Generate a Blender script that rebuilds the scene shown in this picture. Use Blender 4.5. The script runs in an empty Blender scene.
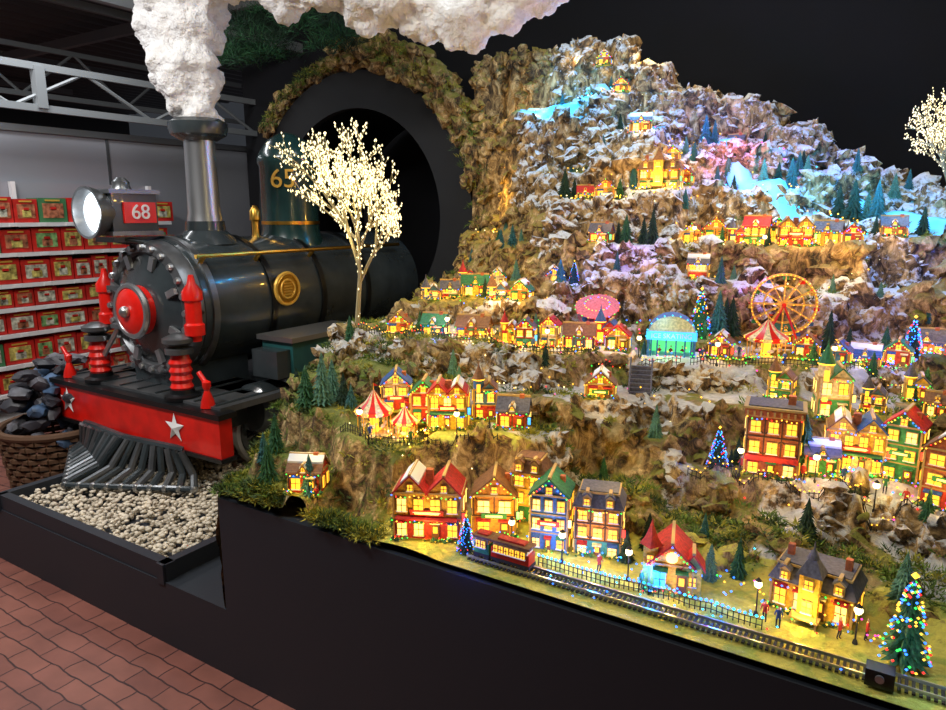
import bpy, math, random, bmesh
import numpy as np
from mathutils import Matrix, Vector, noise
R=random.Random(7)
pi=math.pi
scene=bpy.context.scene
scene.view_settings.view_transform='Standard'
COL=scene.collection
# ------------------------------------------------------------ camera
cd=bpy.data.cameras.new('camera'); cam=bpy.data.objects.new('camera',cd); COL.objects.link(cam)
cam.location=(0,0,1.6); cam.rotation_euler=(math.radians(78.5),0,math.radians(32)); cd.lens=26.64; cd.clip_start=.05
scene.camera=cam
# ------------------------------------------------------------ materials
MATS={}
def mat(name,c=(.5,.5,.5),rough=.6,metal=0,emit=None,es=0,nz=None,bump=None,coat=0):
    if name in MATS: return MATS[name]
    m=bpy.data.materials.new(name); m.use_nodes=True; nt=m.node_tree; b=nt.nodes['Principled BSDF']
    b.inputs['Base Color'].default_value=(*c,1); b.inputs['Roughness'].default_value=rough; b.inputs['Metallic'].default_value=metal
    if coat: b.inputs['Coat Weight'].default_value=coat
    if emit:
        b.inputs['Emission Color'].default_value=(*emit,1); b.inputs['Emission Strength'].default_value=es
        m.cycles.emission_sampling='NONE'
    if nz or bump:
        tc=nt.nodes.new('ShaderNodeTexCoord')
    if nz:
        n=nt.nodes.new('ShaderNodeTexNoise'); n.inputs['Scale'].default_value=nz[0]; n.inputs['Detail'].default_value=6
        r=nt.nodes.new('ShaderNodeValToRGB'); r.color_ramp.elements[0].position=.3; r.color_ramp.elements[1].position=.7
        r.color_ramp.elements[0].color=(*[x*(1-nz[1]) for x in c],1)
        r.color_ramp.elements[1].color=(*[min(1,x*(1+nz[1])) for x in c],1)
        nt.links.new(tc.outputs['Object'],n.inputs['Vector']); nt.links.new(n.outputs['Fac'],r.inputs['Fac']); nt.links.new(r.outputs['Color'],b.inputs['Base Color'])
    if bump:
        n=nt.nodes.new('ShaderNodeTexNoise'); n.inputs['Scale'].default_value=bump[0]; n.inputs['Detail'].default_value=8
        bp=nt.nodes.new('ShaderNodeBump'); bp.inputs['Strength'].default_value=bump[1]; bp.inputs['Distance'].default_value=bump[2] if len(bump)>2 else .02
        nt.links.new(tc.outputs['Object'],n.inputs['Vector']); nt.links.new(n.outputs['Fac'],bp.inputs['Height']); nt.links.new(bp.outputs['Normal'],b.inputs['Normal'])
    MATS[name]=m; return m
mat('black_paint',(.017,.022,.031),.55)
mat('black_satin',(.006,.007,.008),.3)
mat('loco_black',(.035,.045,.05),.24,nz=(6,.3),coat=.5)
mat('loco_grey',(.17,.18,.19),.3,.7,nz=(9,.3))
mat('loco_teal',(.02,.10,.10),.3,nz=(8,.3),coat=.3)
mat('dome_teal',(.015,.05,.05),.25,nz=(8,.3),coat=.5)
mat('steel',(.5,.51,.52),.3,.9)
mat('red_paint',(.75,.012,.006),.3,nz=(10,.2),coat=.3)
mat('white_paint',(.8,.8,.8),.5)
mat('brass',(.8,.45,.08),.3,1)
mat('gold_paint',(.85,.5,.08),.4,.3)
mat('lamp_glass',(.9,.95,1),.2,emit=(.85,.97,1),es=1.6)
mat('cotton',(.92,.92,.92),.95,bump=(35,.9,.03))
mat('snow',(.75,.8,.85),.8)
mat('ice_glow',(.25,.65,.95),.35,emit=(.0,.32,.8),es=.5,bump=(40,.4,.01))  # cyan emission put into the ice, standing in for LED light on it
mat('wood',(.16,.07,.03),.7,nz=(30,.4))
mat('dark',(.02,.018,.016),.7)
mat('timber',(.07,.03,.015),.7)
mat('win',(1,.5,.05),.5,emit=(1,.48,.03),es=1.7)
mat('winw',(1,.7,.3),.5,emit=(1,.66,.14),es=1.7)
mat('wing',(.3,1,.3),.5,emit=(.12,1,.3),es=.8)
mat('winb',(.1,.5,1),.5,emit=(.02,.35,1),es=1.4)
mat('winr',(1,.1,.05),.5,emit=(1,.06,.03),es=1.2)
mat('led_warm',(1,.9,.6),.5,emit=(1,.80,.36),es=3)
mat('led_tree',(1,.9,.6),.5,emit=(1,.86,.48),es=1.6)
for n,c,s in (('amber',(1,.5,.04),2.6),('red',(1,.02,.015),2.4),('blue',(.02,.15,1),4),('green',(.03,1,.1),1.8),('cyan',(.03,.6,1),2.5),('pink',(1,.06,.45),2)):
    mat('bulb_'+n,c,.5,emit=c,es=s)
for n,c in dict(w_yellow=(.75,.45,.05),w_red=(.48,.04,.02),w_brick=(.4,.11,.04),w_cream=(.72,.6,.32),w_green=(.04,.26,.07),w_blue=(.05,.16,.42),w_orange=(.68,.27,.03),w_brown=(.32,.15,.04),w_pink=(.55,.16,.2),w_white=(.7,.68,.6),w_teal=(.04,.28,.28),
    r_red=(.45,.02,.015),r_grey=(.09,.09,.12),r_brown=(.18,.08,.03),r_green=(.02,.16,.06),r_blue=(.03,.09,.28)).items():
    mat(n,c,.7,nz=(120,.4))
mat('trim',(.45,.3,.1),.6)
mat('pine',(.02,.10,.035),.8,nz=(40,.6))
mat('pine_blue',(.03,.13,.13),.8,nz=(40,.6))
mat('pine_frost',(.09,.22,.15),.8,nz=(30,.5))
mat('pine_dark',(.008,.035,.016),.8,nz=(30,.5))
mat('bark',(.1,.07,.045),.8,bump=(60,.5))
mat('bark_pale',(.35,.3,.17),.8)
mat('skin',(.6,.35,.25),.6); mat('coat_red',(.5,.03,.02),.7); mat('coat_blue',(.03,.08,.3),.7); mat('coat_green',(.04,.2,.07),.7); mat('trouser',(.03,.03,.05),.8)
# ------------------------------------------------------------ mesh builder
class M:
    def __init__(s): s.v=[];s.f=[];s.mi=[];s.mats=[]
    def k(s,mt):
        if mt not in s.mats: s.mats.append(mt)
        return s.mats.index(mt)
    def add(s,vs,fs,mt,T=None):
        o=len(s.v); k=s.k(mt)
        for v in vs: s.v.append(tuple(T@Vector(v)) if T is not None else tuple(v))
        for f in fs: s.f.append([i+o for i in f]); s.mi.append(k)
    def box(s,c,d,mt,rz=0,T=None,rot=None):
        x,y,z=[a/2 for a in d]
        vs=[(-x,-y,-z),(x,-y,-z),(x,y,-z),(-x,y,-z),(-x,-y,z),(x,-y,z),(x,y,z),(-x,y,z)]
        A=Matrix.Translation(c)@(rot if rot is not None else Matrix.Rotation(rz,4,'Z'))
        if T is not None: A=T@A
        s.add(vs,[(3,2,1,0),(4,5,6,7),(0,1,5,4),(1,2,6,5),(2,3,7,6),(3,0,4,7)],mt,A)
    def lathe(s,prof,mt,T=None,n=24,cap=True):
        vs=[];fs=[]
        for r,z in prof:
            for i in range(n):
                a=2*pi*i/n; vs.append((r*math.cos(a),r*math.sin(a),z))
        for j in range(len(prof)-1):
            for i in range(n):
                a=j*n+i;b=j*n+(i+1)%n; fs.append((a,b,b+n,a+n))
        if cap: fs.append(tuple(range(n))[::-1]); fs.append(tuple(range((len(prof)-1)*n,len(prof)*n)))
        s.add(vs,fs,mt,T)
    def cyl(s,p0,p1,r0,mt,r1=None,n=12,T=None):
        p0=Vector(p0);p1=Vector(p1);d=p1-p0;L=d.length
        if L<1e-6:return
        A=Matrix.Translation(p0)@d.to_track_quat('Z','Y').to_matrix().to_4x4()
        if T is not None:A=T@A
        s.lathe([(r0,0),(r0 if r1 is None else r1,L)],mt,A,n)
    def ball(s,c,r,mt,n=10,T=None,sc=(1,1,1)):
        prof=[(max(1e-4,math.sin(pi*j/(n//2+1))*r),-math.cos(pi*j/(n//2+1))*r) for j in range(n//2+2)]
        A=Matrix.Translation(c)@Matrix.Diagonal((*sc,1))
        if T is not None:A=T@A
        s.lathe(prof,mt,A,n)
    def octa(s,c,r,mt,T=None):
        x,y,z=c
        s.add([(x+r,y,z),(x-r,y,z),(x,y+r,z),(x,y-r,z),(x,y,z+r),(x,y,z-r)],[(0,2,4),(2,1,4),(1,3,4),(3,0,4),(2,0,5),(1,2,5),(3,1,5),(0,3,5)],mt,T)
    def torus(s,c,Rr,r,mt,T=None,n=32,k=6):
        vs=[];fs=[]
        for i in range(n):
            a=2*pi*i/n
            for j in range(k):
                b=2*pi*j/k; rr=Rr+r*math.cos(b); vs.append((rr*math.cos(a),rr*math.sin(a),r*math.sin(b)))
        for i in range(n):
            i2=(i+1)%n
            for j in range(k):
                j2=(j+1)%k; fs.append((i*k+j,i2*k+j,i2*k+j2,i*k+j2))
        A=Matrix.Translation(c)
        if T is not None:A=T@A
        s.add(vs,fs,mt,A)
    def mesh(s,name,smooth=True,ang=35):
        me=bpy.data.meshes.new(name); me.from_pydata(s.v,[],s.f)
        for mt in s.mats: me.materials.append(MATS[mt])
        me.polygons.foreach_set('material_index',s.mi)
        if smooth:
            me.polygons.foreach_set('use_smooth',[True]*len(s.f)); me.set_sharp_from_angle(angle=math.radians(ang))
        me.update(); return me
    def obj(s,name,loc=(0,0,0),rz=0,smooth=True,ang=35,parent=None):
        return put(s.mesh(name,smooth,ang),name,loc,rz,1,parent)
def put(me,name,loc=(0,0,0),rz=0,sc=1,parent=None):
    o=bpy.data.objects.new(name,me); COL.objects.link(o); o.location=loc; o.rotation_euler=(0,0,rz); o.scale=(sc,sc,sc) if not isinstance(sc,tuple) else sc
    if parent: o.parent=parent
    return o
def empty(name):
    e=bpy.data.objects.new(name,None); COL.objects.link(e); e.empty_display_size=.1; return e
def text(s,size,mt,name,T,parent=None,ext=.003):
    cu=bpy.data.curves.new(name,'FONT'); cu.body=s; cu.size=size; cu.extrude=ext; cu.align_x='CENTER'; cu.align_y='CENTER'
    o=bpy.data.objects.new(name,cu); COL.objects.link(o)
    dg=bpy.context.evaluated_depsgraph_get(); me=bpy.data.meshes.new_from_object(o.evaluated_get(dg)); bpy.data.objects.remove(o)
    me.materials.clear(); me.materials.append(MATS[mt]); me.transform(T)
    return put(me,name,parent=parent)
def light(kind,loc,e,c,name,size=.004,rot=None,sy=None):
    l=bpy.data.lights.new(name,kind); l.energy=e; l.color=c
    if kind=='AREA':
        l.size=size
        if sy: l.shape='RECTANGLE'; l.size_y=sy
    else: l.shadow_soft_size=size
    o=bpy.data.objects.new(name,l); COL.objects.link(o); o.location=loc
    if rot: o.rotation_euler=rot
    return o
# ------------------------------------------------------------ room shell
def slab(name,c,d,mt):
    m=M(); m.box(c,d,mt); return m.obj(name,smooth=False)
fm=bpy.data.materials.new('brick_paving'); fm.use_nodes=True; nt=fm.node_tree; b=nt.nodes['Principled BSDF']; b.inputs['Roughness'].default_value=.36
tc=nt.nodes.new('ShaderNodeTexCoord')
br=nt.nodes.new('ShaderNodeTexBrick'); br.inputs['Scale'].default_value=1; br.inputs['Brick Width'].default_value=.16; br.inputs['Row Height'].default_value=.075; br.inputs['Mortar Size'].default_value=.003
br.inputs['Color1'].default_value=(.40,.155,.115,1); br.inputs['Color2'].default_value=(.31,.115,.09,1); br.inputs['Mortar'].default_value=(.08,.035,.035,1)
ns=nt.nodes.new('ShaderNodeTexNoise'); ns.inputs['Scale'].default_value=7; ns.inputs['Detail'].default_value=5
nw=nt.nodes.new('ShaderNodeTexNoise'); nw.inputs['Scale'].default_value=9; nw.inputs['Detail'].default_value=1
vm=nt.nodes.new('ShaderNodeVectorMath'); vm.operation='SCALE'; vm.inputs['Scale'].default_value=.03; va=nt.nodes.new('ShaderNodeVectorMath'); va.operation='ADD'
mx=nt.nodes.new('ShaderNodeMixRGB'); mx.blend_type='MULTIPLY'; mx.inputs['Fac'].default_value=.6
bp=nt.nodes.new('ShaderNodeBump'); bp.invert=True; bp.inputs['Strength'].default_value=.6; bp.inputs['Distance'].default_value=.006
nt.links.new(tc.outputs['Object'],nw.inputs['Vector']); nt.links.new(nw.outputs['Color'],vm.inputs[0]); nt.links.new(vm.outputs[0],va.inputs[1]); nt.links.new(tc.outputs['Object'],va.inputs[0]); nt.links.new(va.outputs[0],br.inputs['Vector']); nt.links.new(tc.outputs['Object'],ns.inputs['Vector'])
nt.links.new(br.outputs['Color'],mx.inputs['Color1']); nt.links.new(ns.outputs['Fac'],mx.inputs['Color2']); nt.links.new(mx.outputs['Color'],b.inputs['Base Color'])
nt.links.new(br.outputs['Fac'],bp.inputs['Height']); nt.links.new(bp.outputs['Normal'],b.inputs['Normal'])
MATS['brick_paving']=fm
slab('floor',(-5,2,-.05),(20,14,.1),'brick_paving')
mat('wall_black',(.0016,.0018,.004),.9,nz=(1.5,.6)); mat('wall_grey',(.3,.31,.34),.5,.2); mat('wall_dark',(.05,.055,.06),.7)
slab('wall_back',(-1.0,4.95,2.2),(9.4,.1,4.6),'wall_black')
slab('wall_right',(3.4,1.5,2.2),(.1,7,4.6),'wall_black')
m=M()
m.box((-5.8,2.4,1.12),(.08,7,2.24),'wall_grey')
for y in np.arange(-1,6,.9): m.box((-5.755,y,1.12),(.012,.02,2.2),'wall_dark')
m.box((-5.755,2.4,2.22),(.03,7,.05),'steel')
m.obj('wall_left',smooth=False)
slab('wall_far',(-14,2,2),(.1,14,4.2),'wall_dark')
mat('roof_sheet',(.12,.125,.13),.45,.3)
m=M(); vs=[];fs=[]; n=150
for i in range(n+1):
    x=-14.0+9.6*i/n; z=3.55+(.045 if (i//2)%2 else 0)
    vs+= [(x,-5,z),(x,9,z+.0)]
for i in range(n): fs.append((2*i,2*i+1,2*i+3,2*i+2))
m.add(vs,fs,'roof_sheet'); m.box((-.5,2,4.3),(7.9,14,.05),'wall_black')
m.obj('ceiling',smooth=False)
mat('beam',(.3,.32,.33),.5,.2)
m=M()
def chord(x,z,s=.05,y0=-2,y1=6.5): m.box((x,(y0+y1)/2,z),(s,y1-y0,s*1.3),'beam')
for x,z0,z1 in [(-5.55,2.35,2.64),(-7.6,2.75,3.2)]:
    chord(x,z0,.038);chord(x,z1,.038)
    for y in np.arange(-.6,6,1.1):
        m.cyl((x,y,z0),(x,y+.55,z1),.014,'beam',n=6); m.cyl((x,y+.55,z1),(x,y+1.1,z0),.014,'beam',n=6)
    m.box((x,2.9,(z0+z1)/2),(.07,.07,z1-z0),'beam')
chord(-4.9,3.05,.06); chord(-9.5,3.45,.06); chord(-11.5,3.45,.06); chord(-6.5,3.4,.05)
for y in (0.2,2.4,4.6): m.box((-9,y,3.42),(9,.06,.1),'beam')
m.obj('roof_truss',smooth=False)
# ------------------------------------------------------------ shelves
m=M()
mat('shelf_white',(.75,.75,.75),.4)
rows=[1.53,1.32,1.10,.93,.745,.52,.32]
m.box((-5.74,2.7,.95),(.03,2.2,1.75),'wall_grey')
for y in (1.6,2.7,3.8): m.box((-5.7,y,.95),(.04,.03,1.75),'shelf_white')
for z in rows+[.12]:
    m.box((-5.58,2.7,z-.01),(.32,2.2,.015),'shelf_white'); m.box((-5.42,2.7,z-.015),(.012,2.2,.028),'shelf_white')
    for y in np.arange(1.7,3.8,.21): m.box((-5.412,y+R.uniform(-.03,.03),z-.015),(.004,.05,.024),'white_paint')
m.obj('shelf_rack',smooth=False)
mat('box_red',(.6,.025,.018),.4,nz=(12,.3)); mat('box_green',(.06,.2,.08),.4)
for n_,c1 in (('pic_a',(.75,.45,.12)),('pic_b',(.2,.38,.14)),('pic_c',(.75,.66,.42)),('pic_d',(.4,.14,.07))): mat(n_,c1,.4,nz=(25,.9))
m=M()
for k_,z in enumerate(rows):
    hmax=(rows[k_-1]-z-.035) if k_ else .19
    y=1.63
    while y<3.7:
        w=R.choice([.14,.17,.21]); h=hmax*R.uniform(.82,1)
        base='box_red' if R.random()<.93 else 'box_green'
        m.box((-5.53,y+w/2,z+h/2),(.16,w-.008,h),base)
        m.box((-5.447,y+w/2,z+h*.48),(.006,w*.7,h*.6),R.choice(['pic_a','pic_a','pic_b','pic_c','pic_d']))
        m.box((-5.443,y+w/2,z+h*.38),(.006,w*.34,h*.3),R.choice(['pic_c','pic_a','pic_d']))
        m.box((-5.443,y+w/2,z+h*.56),(.006,w*.2,h*.14),'box_red')
        m.box((-5.446,y+w/2,z+h*.9),(.006,w*.5,h*.07),'gold_paint')
        y+=w
m.obj('boxed_village_sets',smooth=False)
# ------------------------------------------------------------ platforms
slab('display_table',(-.42,3.0,.335),(2.92,3.19,.67),'black_paint')
m=M(); m.box((-2.74,3.1,.13),(1.72,3.39,.26),'black_paint'); m.box((-4.05,3.95,.13),(.9,1.7,.26),'black_paint')
m.obj('locomotive_plinth',smooth=False)
m=M()
for c,d in (((-2.84,1.43,.29),(1.25,.04,.08)),((-2.24,2.3,.29),(.04,1.8,.08)),((-3.46,2.3,.29),(.04,1.8,.08)),((-2.85,2.3,.262),(1.2,1.75,.01))): m.box(c,d,'black_paint')
m.obj('gravel_tray',smooth=False)
def icov(sub):
    bm=bmesh.new(); bmesh.ops.create_icosphere(bm,subdivisions=sub,radius=1); v=[tuple(x.co) for x in bm.verts]; f=[tuple(y.index for y in x.verts) for x in bm.faces]; bm.free(); return np.array(v),f
I1,F1=icov(1); I2,F2=icov(2)
mat('pebble',(.70,.62,.49),.6,nz=(25,.3)); mat('pebble_b',(.48,.41,.31),.6)
m=M()
for i in range(6500):
    x=R.uniform(-3.43,-2.27); y=R.uniform(1.46,3.0); s_=R.uniform(.007,.013)
    q=Matrix.Translation((x,y,.272+R.uniform(0,.04)))@Matrix.Rotation(R.uniform(0,6),4,'Z')@Matrix.Rotation(R.uniform(-.6,.6),4,'X')@Matrix.Diagonal((s_*1.3,s_,s_*.7,1))
    m.add(I1.tolist(),F1,'pebble' if R.random()<.8 else 'pebble_b',q)
m.obj('white_gravel',smooth=True,ang=80)
# ------------------------------------------------------------ locomotive
LX=-3.27
loco=empty('steam_locomotive')
TY=Matrix.Rotation(-pi/2,4,'X')
def alongY(x,y,z): return Matrix.Translation((x,y,z))@TY
m=M(); BZ=1.12; BR=.35
m.lathe([(BR,0),(BR,1.75)],'loco_black',alongY(LX,2.2,BZ),48)
for y in (2.24,2.62,3.0,3.4): m.lathe([(BR+.012,0),(BR+.012,.035)],'loco_grey' if y<2.3 else 'black_satin',alongY(LX,y,BZ),48)
m.lathe([(.27,-.03),(.29,-.06),(.335,-.05),(.345,-.01),(.345,.06)],'loco_grey',alongY(LX,2.17,BZ),48)
m.lathe([(.02,-.085),(.12,-.08),(.22,-.06),(.28,-.03),(.28,.02)],'loco_black',alongY(LX,2.16,BZ),48)
for i in range(24):
    a=2*pi*i/24; m.lathe([(.014,-.018),(.018,-.01),(.018,.02)],'steel',alongY(LX+.312*math.cos(a),2.115,BZ+.312*math.sin(a)),8)
for i in range(8):
    a=2*pi*(i+.5)/8; m.box((LX+.25*math.cos(a),2.10,BZ+.25*math.sin(a)),(.07,.02,.035),'steel',rot=Matrix.Rotation(-a,4,'Y'))
m.box((LX-.1,2.07,BZ+.10),(.30,.02,.022),'loco_grey'); m.box((LX-.1,2.07,BZ-.10),(.30,.02,.022),'loco_grey')
m.lathe([(.0,-.02),(.05,-.03),(.1,-.02),(.125,0),(.125,.05)],'red_paint',alongY(LX,2.03,BZ),32)
m.torus((0,0,0),.125,.016,'steel',alongY(LX,2.03,BZ))
m.ball((LX,1.995,BZ),.03,'steel')
TX=Matrix.Translation((LX+BR-.005,2.72,BZ+.07))@Matrix.Rotation(pi/2,4,'Y')
m.lathe([(.085,0),(.085,.02),(.075,.028)],'brass',TX,32); m.torus((0,0,.02),.085,.01,'gold_paint',TX); m.torus((0,0,.028),.05,.006,'gold_paint',TX)
for i in range(5):
    m.box((0,-.03+.015*i,.03),(.06,.005,.005),'gold_paint',T=TX@Matrix.Rotation(pi/2,4,'Z'))
for sx in (1,-1):
    hx=LX+sx*.3; m.cyl((hx,2.2,BZ+.27),(hx,3.8,BZ+.27),.011,'brass',n=8)
    for y in (2.25,2.6,3.0,3.4): m.cyl((LX+sx*.26,y,BZ+.23),(hx,y,BZ+.27),.012,'brass',n=8)
m.box((LX,3.0,.70),(1.05,1.5,.04),'loco_black'); m.box((LX,3.05,.56),(.7,1.9,.22),'black_satin')
m.box((LX,2.35,.77),(.42,.4,.24),'loco_black')
m.obj('boiler',parent=loco)
m=M()
m.lathe([(.17,0),(.15,.03),(.105,.07),(.10,.12)],'loco_black',Matrix.Translation((LX,2.5,BZ+BR-.035)),32)
m.lathe([(.095,0),(.084,.06),(.078,.42),(.085,.48)],'steel',Matrix.Translation((LX,2.5,BZ+BR+.07)),32)
m.lathe([(.09,0),(.14,.03),(.15,.06),(.15,.09),(.12,.11),(.12,.04)],'loco_black',Matrix.Translation((LX,2.5,BZ+BR+.50)),32)
m.obj('smokestack',parent=loco)
m=M()
m.lathe([(.22,-.08),(.19,-.02),(.17,.05),(.17,.42),(.18,.44),(.18,.47),(.165,.5),(.12,.57),(.05,.61),(.01,.62)],'dome_teal',Matrix.Translation((LX,3.12,BZ+BR-.02)),40)
m.lathe([(.174,0),(.174,.02)],'brass',Matrix.Translation((LX,3.12,BZ+BR+.06)),40)
m.obj('sand_dome',parent=loco)
m=M()
m.lathe([(.03,0),(.02,.03),(.02,.1),(.03,.11),(.03,.16),(.01,.19)],'brass',Matrix.Translation((LX+.05,2.8,BZ+BR-.02)),16)
m.obj('steam_whistle',parent=loco)
text('65',.15,'gold_paint','dome_number',Matrix.Translation((LX+.10,2.98,BZ+BR+.32))@Matrix.Rotation(math.radians(36),4,'Z')@Matrix.Rotation(pi/2,4,'X'),loco,.01)
m=M(); HY=1.97; HZ=1.60; HX=-3.37
m.box((HX,HY+.13,HZ),(.2,.24,.18),'loco_black'); m.box((HX,HY+.13,HZ+.10),(.23,.27,.02),'loco_grey'); m.box((HX,HY+.13,HZ-.10),(.23,.27,.02),'loco_grey')
m.lathe([(.09,.06),(.10,.03),(.118,-.03),(.125,-.06),(.113,-.06),(.09,0)],'loco_grey',alongY(HX,HY,HZ),32)
m.lathe([(.0,-.035),(.05,-.03),(.096,-.015),(.096,.0)],'lamp_glass',alongY(HX,HY,HZ),32)
m.lathe([(.05,0),(.04,.02),(.04,.04),(.02,.06)],'loco_grey',Matrix.Translation((HX,HY+.13,HZ+.11)),20)
m.box((HX,2.2,HZ-.13),(.16,.42,.025),'loco_black')
for sx in (-.07,.07): m.cyl((HX+sx,2.05,HZ-.13),(LX+sx,2.28,BZ+.3),.014,'loco_black')
m.box((HX+.105,HY+.15,HZ),(.012,.17,.1),'red_paint')
m.obj('headlight',parent=loco)
text('68',.10,'white_paint','headlight_number',Matrix.Translation((HX+.114,HY+.15,HZ))@Matrix.Rotation(pi/2,4,'Z')@Matrix.Rotation(pi/2,4,'X'),loco)
light('POINT',(HX,HY-.12,HZ),1.2,(.9,.95,1),'headlight_lamp',.02)
m=M(); LB=.04
m.box((LX,2.0,.55+LB),(1.38,.07,.19),'red_paint'); m.box((LX,2.0,.655+LB),(1.42,.1,.025),'black_satin'); m.box((LX,2.0,.445+LB),(1.40,.09,.02),'black_satin')
m.box((LX,2.24,.665+LB),(1.3,.46,.03),'loco_grey')
for sx in (-.45,.45): m.box((LX+sx,2.2,.56+LB),(.06,.36,.1),'loco_black')
for i in range(9): m.box((LX-.6+i*.15,2.24,.683+LB),(.012,.44,.008),'loco_black')
star=[]
for i in range(10):
    a=pi/2+i*pi/5; r=.075 if i%2==0 else .03; star.append((r*math.cos(a),r*math.sin(a)))
for sx in (-.56,.37):
    vs=[(x+LX+sx,1.96,z+.555+LB) for x,z in star]+[(LX+sx,1.945,.555+LB)]
    m.add(vs,[(i,(i+1)%10,10) for i in range(10)],'white_paint')
for sx in (-.38,.31):
    T=Matrix.Translation((LX+sx,2.06,.67+LB))
    m.lathe([(.085,0),(.085,.02),(.06,.03),(.055,.05)],'black_satin',T,20)
    m.lathe([(.045,.04),(.055,.06),(.045,.08),(.055,.1),(.045,.12),(.055,.14),(.045,.16),(.055,.18),(.045,.2),(.04,.22)],'red_paint',T,20)
    m.lathe([(.045,.22),(.065,.225),(.065,.25),(.04,.26),(.075,.28),(.075,.30),(.03,.32)],'loco_grey',T,20)
for sx in (-.36,.36):
    T=Matrix.Translation((LX+sx,2.12,BZ-.1))
    m.lathe([(.03,-.03),(.03,0),(.048,.0),(.048,.05),(.038,.06),(.038,.16),(.048,.17),(.048,.21),(.02,.25),(.012,.29)],'red_paint',T,20)
    m.cyl((LX+sx,2.12,BZ),(LX+sx*.85,2.25,BZ),.015,'black_satin')
for sx in (-.62,.55):
    T=Matrix.Translation((LX+sx,2.02,.67+LB)); m.lathe([(.035,0),(.03,.03),(.012,.08),(.02,.1),(.02,.12),(.005,.13)],'red_paint',T,16)
    m.cyl((LX+sx,2.02,.78+LB),(LX+sx-.05,2.02,.83+LB),.012,'red_paint')
for sx in (-.25,.2): m.cyl((LX+sx,2.1,BZ-.12),(LX+sx*1.7,2.02,.67+LB),.014,'steel',n=8)
m.obj('bumper_beam',parent=loco)
m=M(); prow=Vector((LX-.05,1.64,.325))
for sgn in (-1,1):
    end=Vector((LX+sgn*.52,1.93,.325))
    m.cyl(prow,end,.016,'loco_black',n=8)
    topA=Vector((LX,1.93,.49)); topB=Vector((LX+sgn*.42,1.97,.49)); m.cyl(topA,topB,.02,'loco_black',n=8)
    for i in range(10):
        t=i/9; a=prow.lerp(end,t); b_=topA.lerp(topB,t)+Vector((0,-.02,0)); mid=(a+b_)/2+Vector((0,.03,-.035))
        mt='loco_grey' if i%2 else 'loco_black'
        m.cyl(a,mid,.018,mt,n=8); m.cyl(mid,b_,.018,mt,n=8); m.ball(tuple(a),.02,'steel',8)
m.obj('cowcatcher',parent=loco)
m=M()
for sx in (-1,1):
    for y,r in ((2.45,.2),(2.95,.2),(3.6,.3)):
        T=Matrix.Translation((LX+sx*.42,y,.28+r))@Matrix.Rotation(pi/2,4,'Y')
        m.torus((0,0,0),r-.02,.022,'steel',T,36); m.torus((0,0,0),r-.05,.03,'loco_black',T,36); m.lathe([(.05,-.04),(.05,.05)],'loco_grey',T,16)
        for i in range(10):
            a=2*pi*i/10; m.cyl((0,0,0),((r-.05)*math.cos(a),(r-.05)*math.sin(a),0),.012,'loco_black',n=6,T=T)
    m.lathe([(.11,0),(.13,.02),(.13,.3),(.11,.32)],'loco_black',alongY(LX+sx*.5,2.3,.62),24)
    m.cyl((LX+sx*.5,2.6,.6),(LX+sx*.5,3.6,.58),.02,'steel')
for sx in (-1,1):
    x=LX+sx*.55
    m.box((x,2.72,.86),(.22,.52,.2),'loco_teal'); m.box((x,2.72,.97),(.26,.56,.025),'steel'); m.box((x,2.72,.76),(.25,.55,.02),'black_satin'); m.box((x+.0,2.42,.85),(.18,.1,.14),'loco_black')
    m.box((x,2.9,.45),(.1,1.0,.05),'black_satin')
m.box((LX,2.95,.29),(.06,2.4,.03),'steel')
m.obj('running_gear',parent=loco)
# ------------------------------------------------------------ smoke
def meta_like(name,path,mtn,vox=.03):
    m=M()
    for (p,r) in path: m.ball(p,r,mtn,14)
    o=m.obj(name)
    md=o.modifiers.new('r','REMESH'); md.mode='VOXEL'; md.voxel_size=vox; md.use_smooth_shade=True
    for sz,st in ((.14,.11),(.045,.05)):
        tx=bpy.data.textures.new('c','CLOUDS'); tx.noise_scale=sz; tx.noise_depth=2
        d=o.modifiers.new('d','DISPLACE'); d.texture=tx; d.strength=st; d.mid_level=.5; d.texture_coords='GLOBAL'
    return o
keys=[((LX,2.5,2.06),.10),((LX-.03,2.5,2.25),.17),((LX-.08,2.5,2.45),.20),((-3.38,2.5,2.68),.22),((-3.05,2.55,2.82),.2),((-2.69,2.7,2.76),.2),((-2.35,2.85,2.66),.19),((-2.1,2.95,2.58),.18),((-1.86,3.0,2.51),.17),((-1.6,3.0,2.58),.16),((-1.4,3.05,2.74),.16)]
path=[]
for (a,ra),(b_,rb) in zip(keys[:-1],keys[1:]):
    for i in range(5):
        t=i/5; p=Vector(a).lerp(Vector(b_),t); r=ra+(rb-ra)*t
        path.append((tuple(p),r*.75))
        for j in range(4):
            q=p+Vector((R.gauss(0,1),R.gauss(0,1),R.gauss(0,1))).normalized()*r*.62; path.append((tuple(q),r*R.uniform(.3,.55)))
meta_like('cotton_smoke',path,'cotton',.02)
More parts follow.
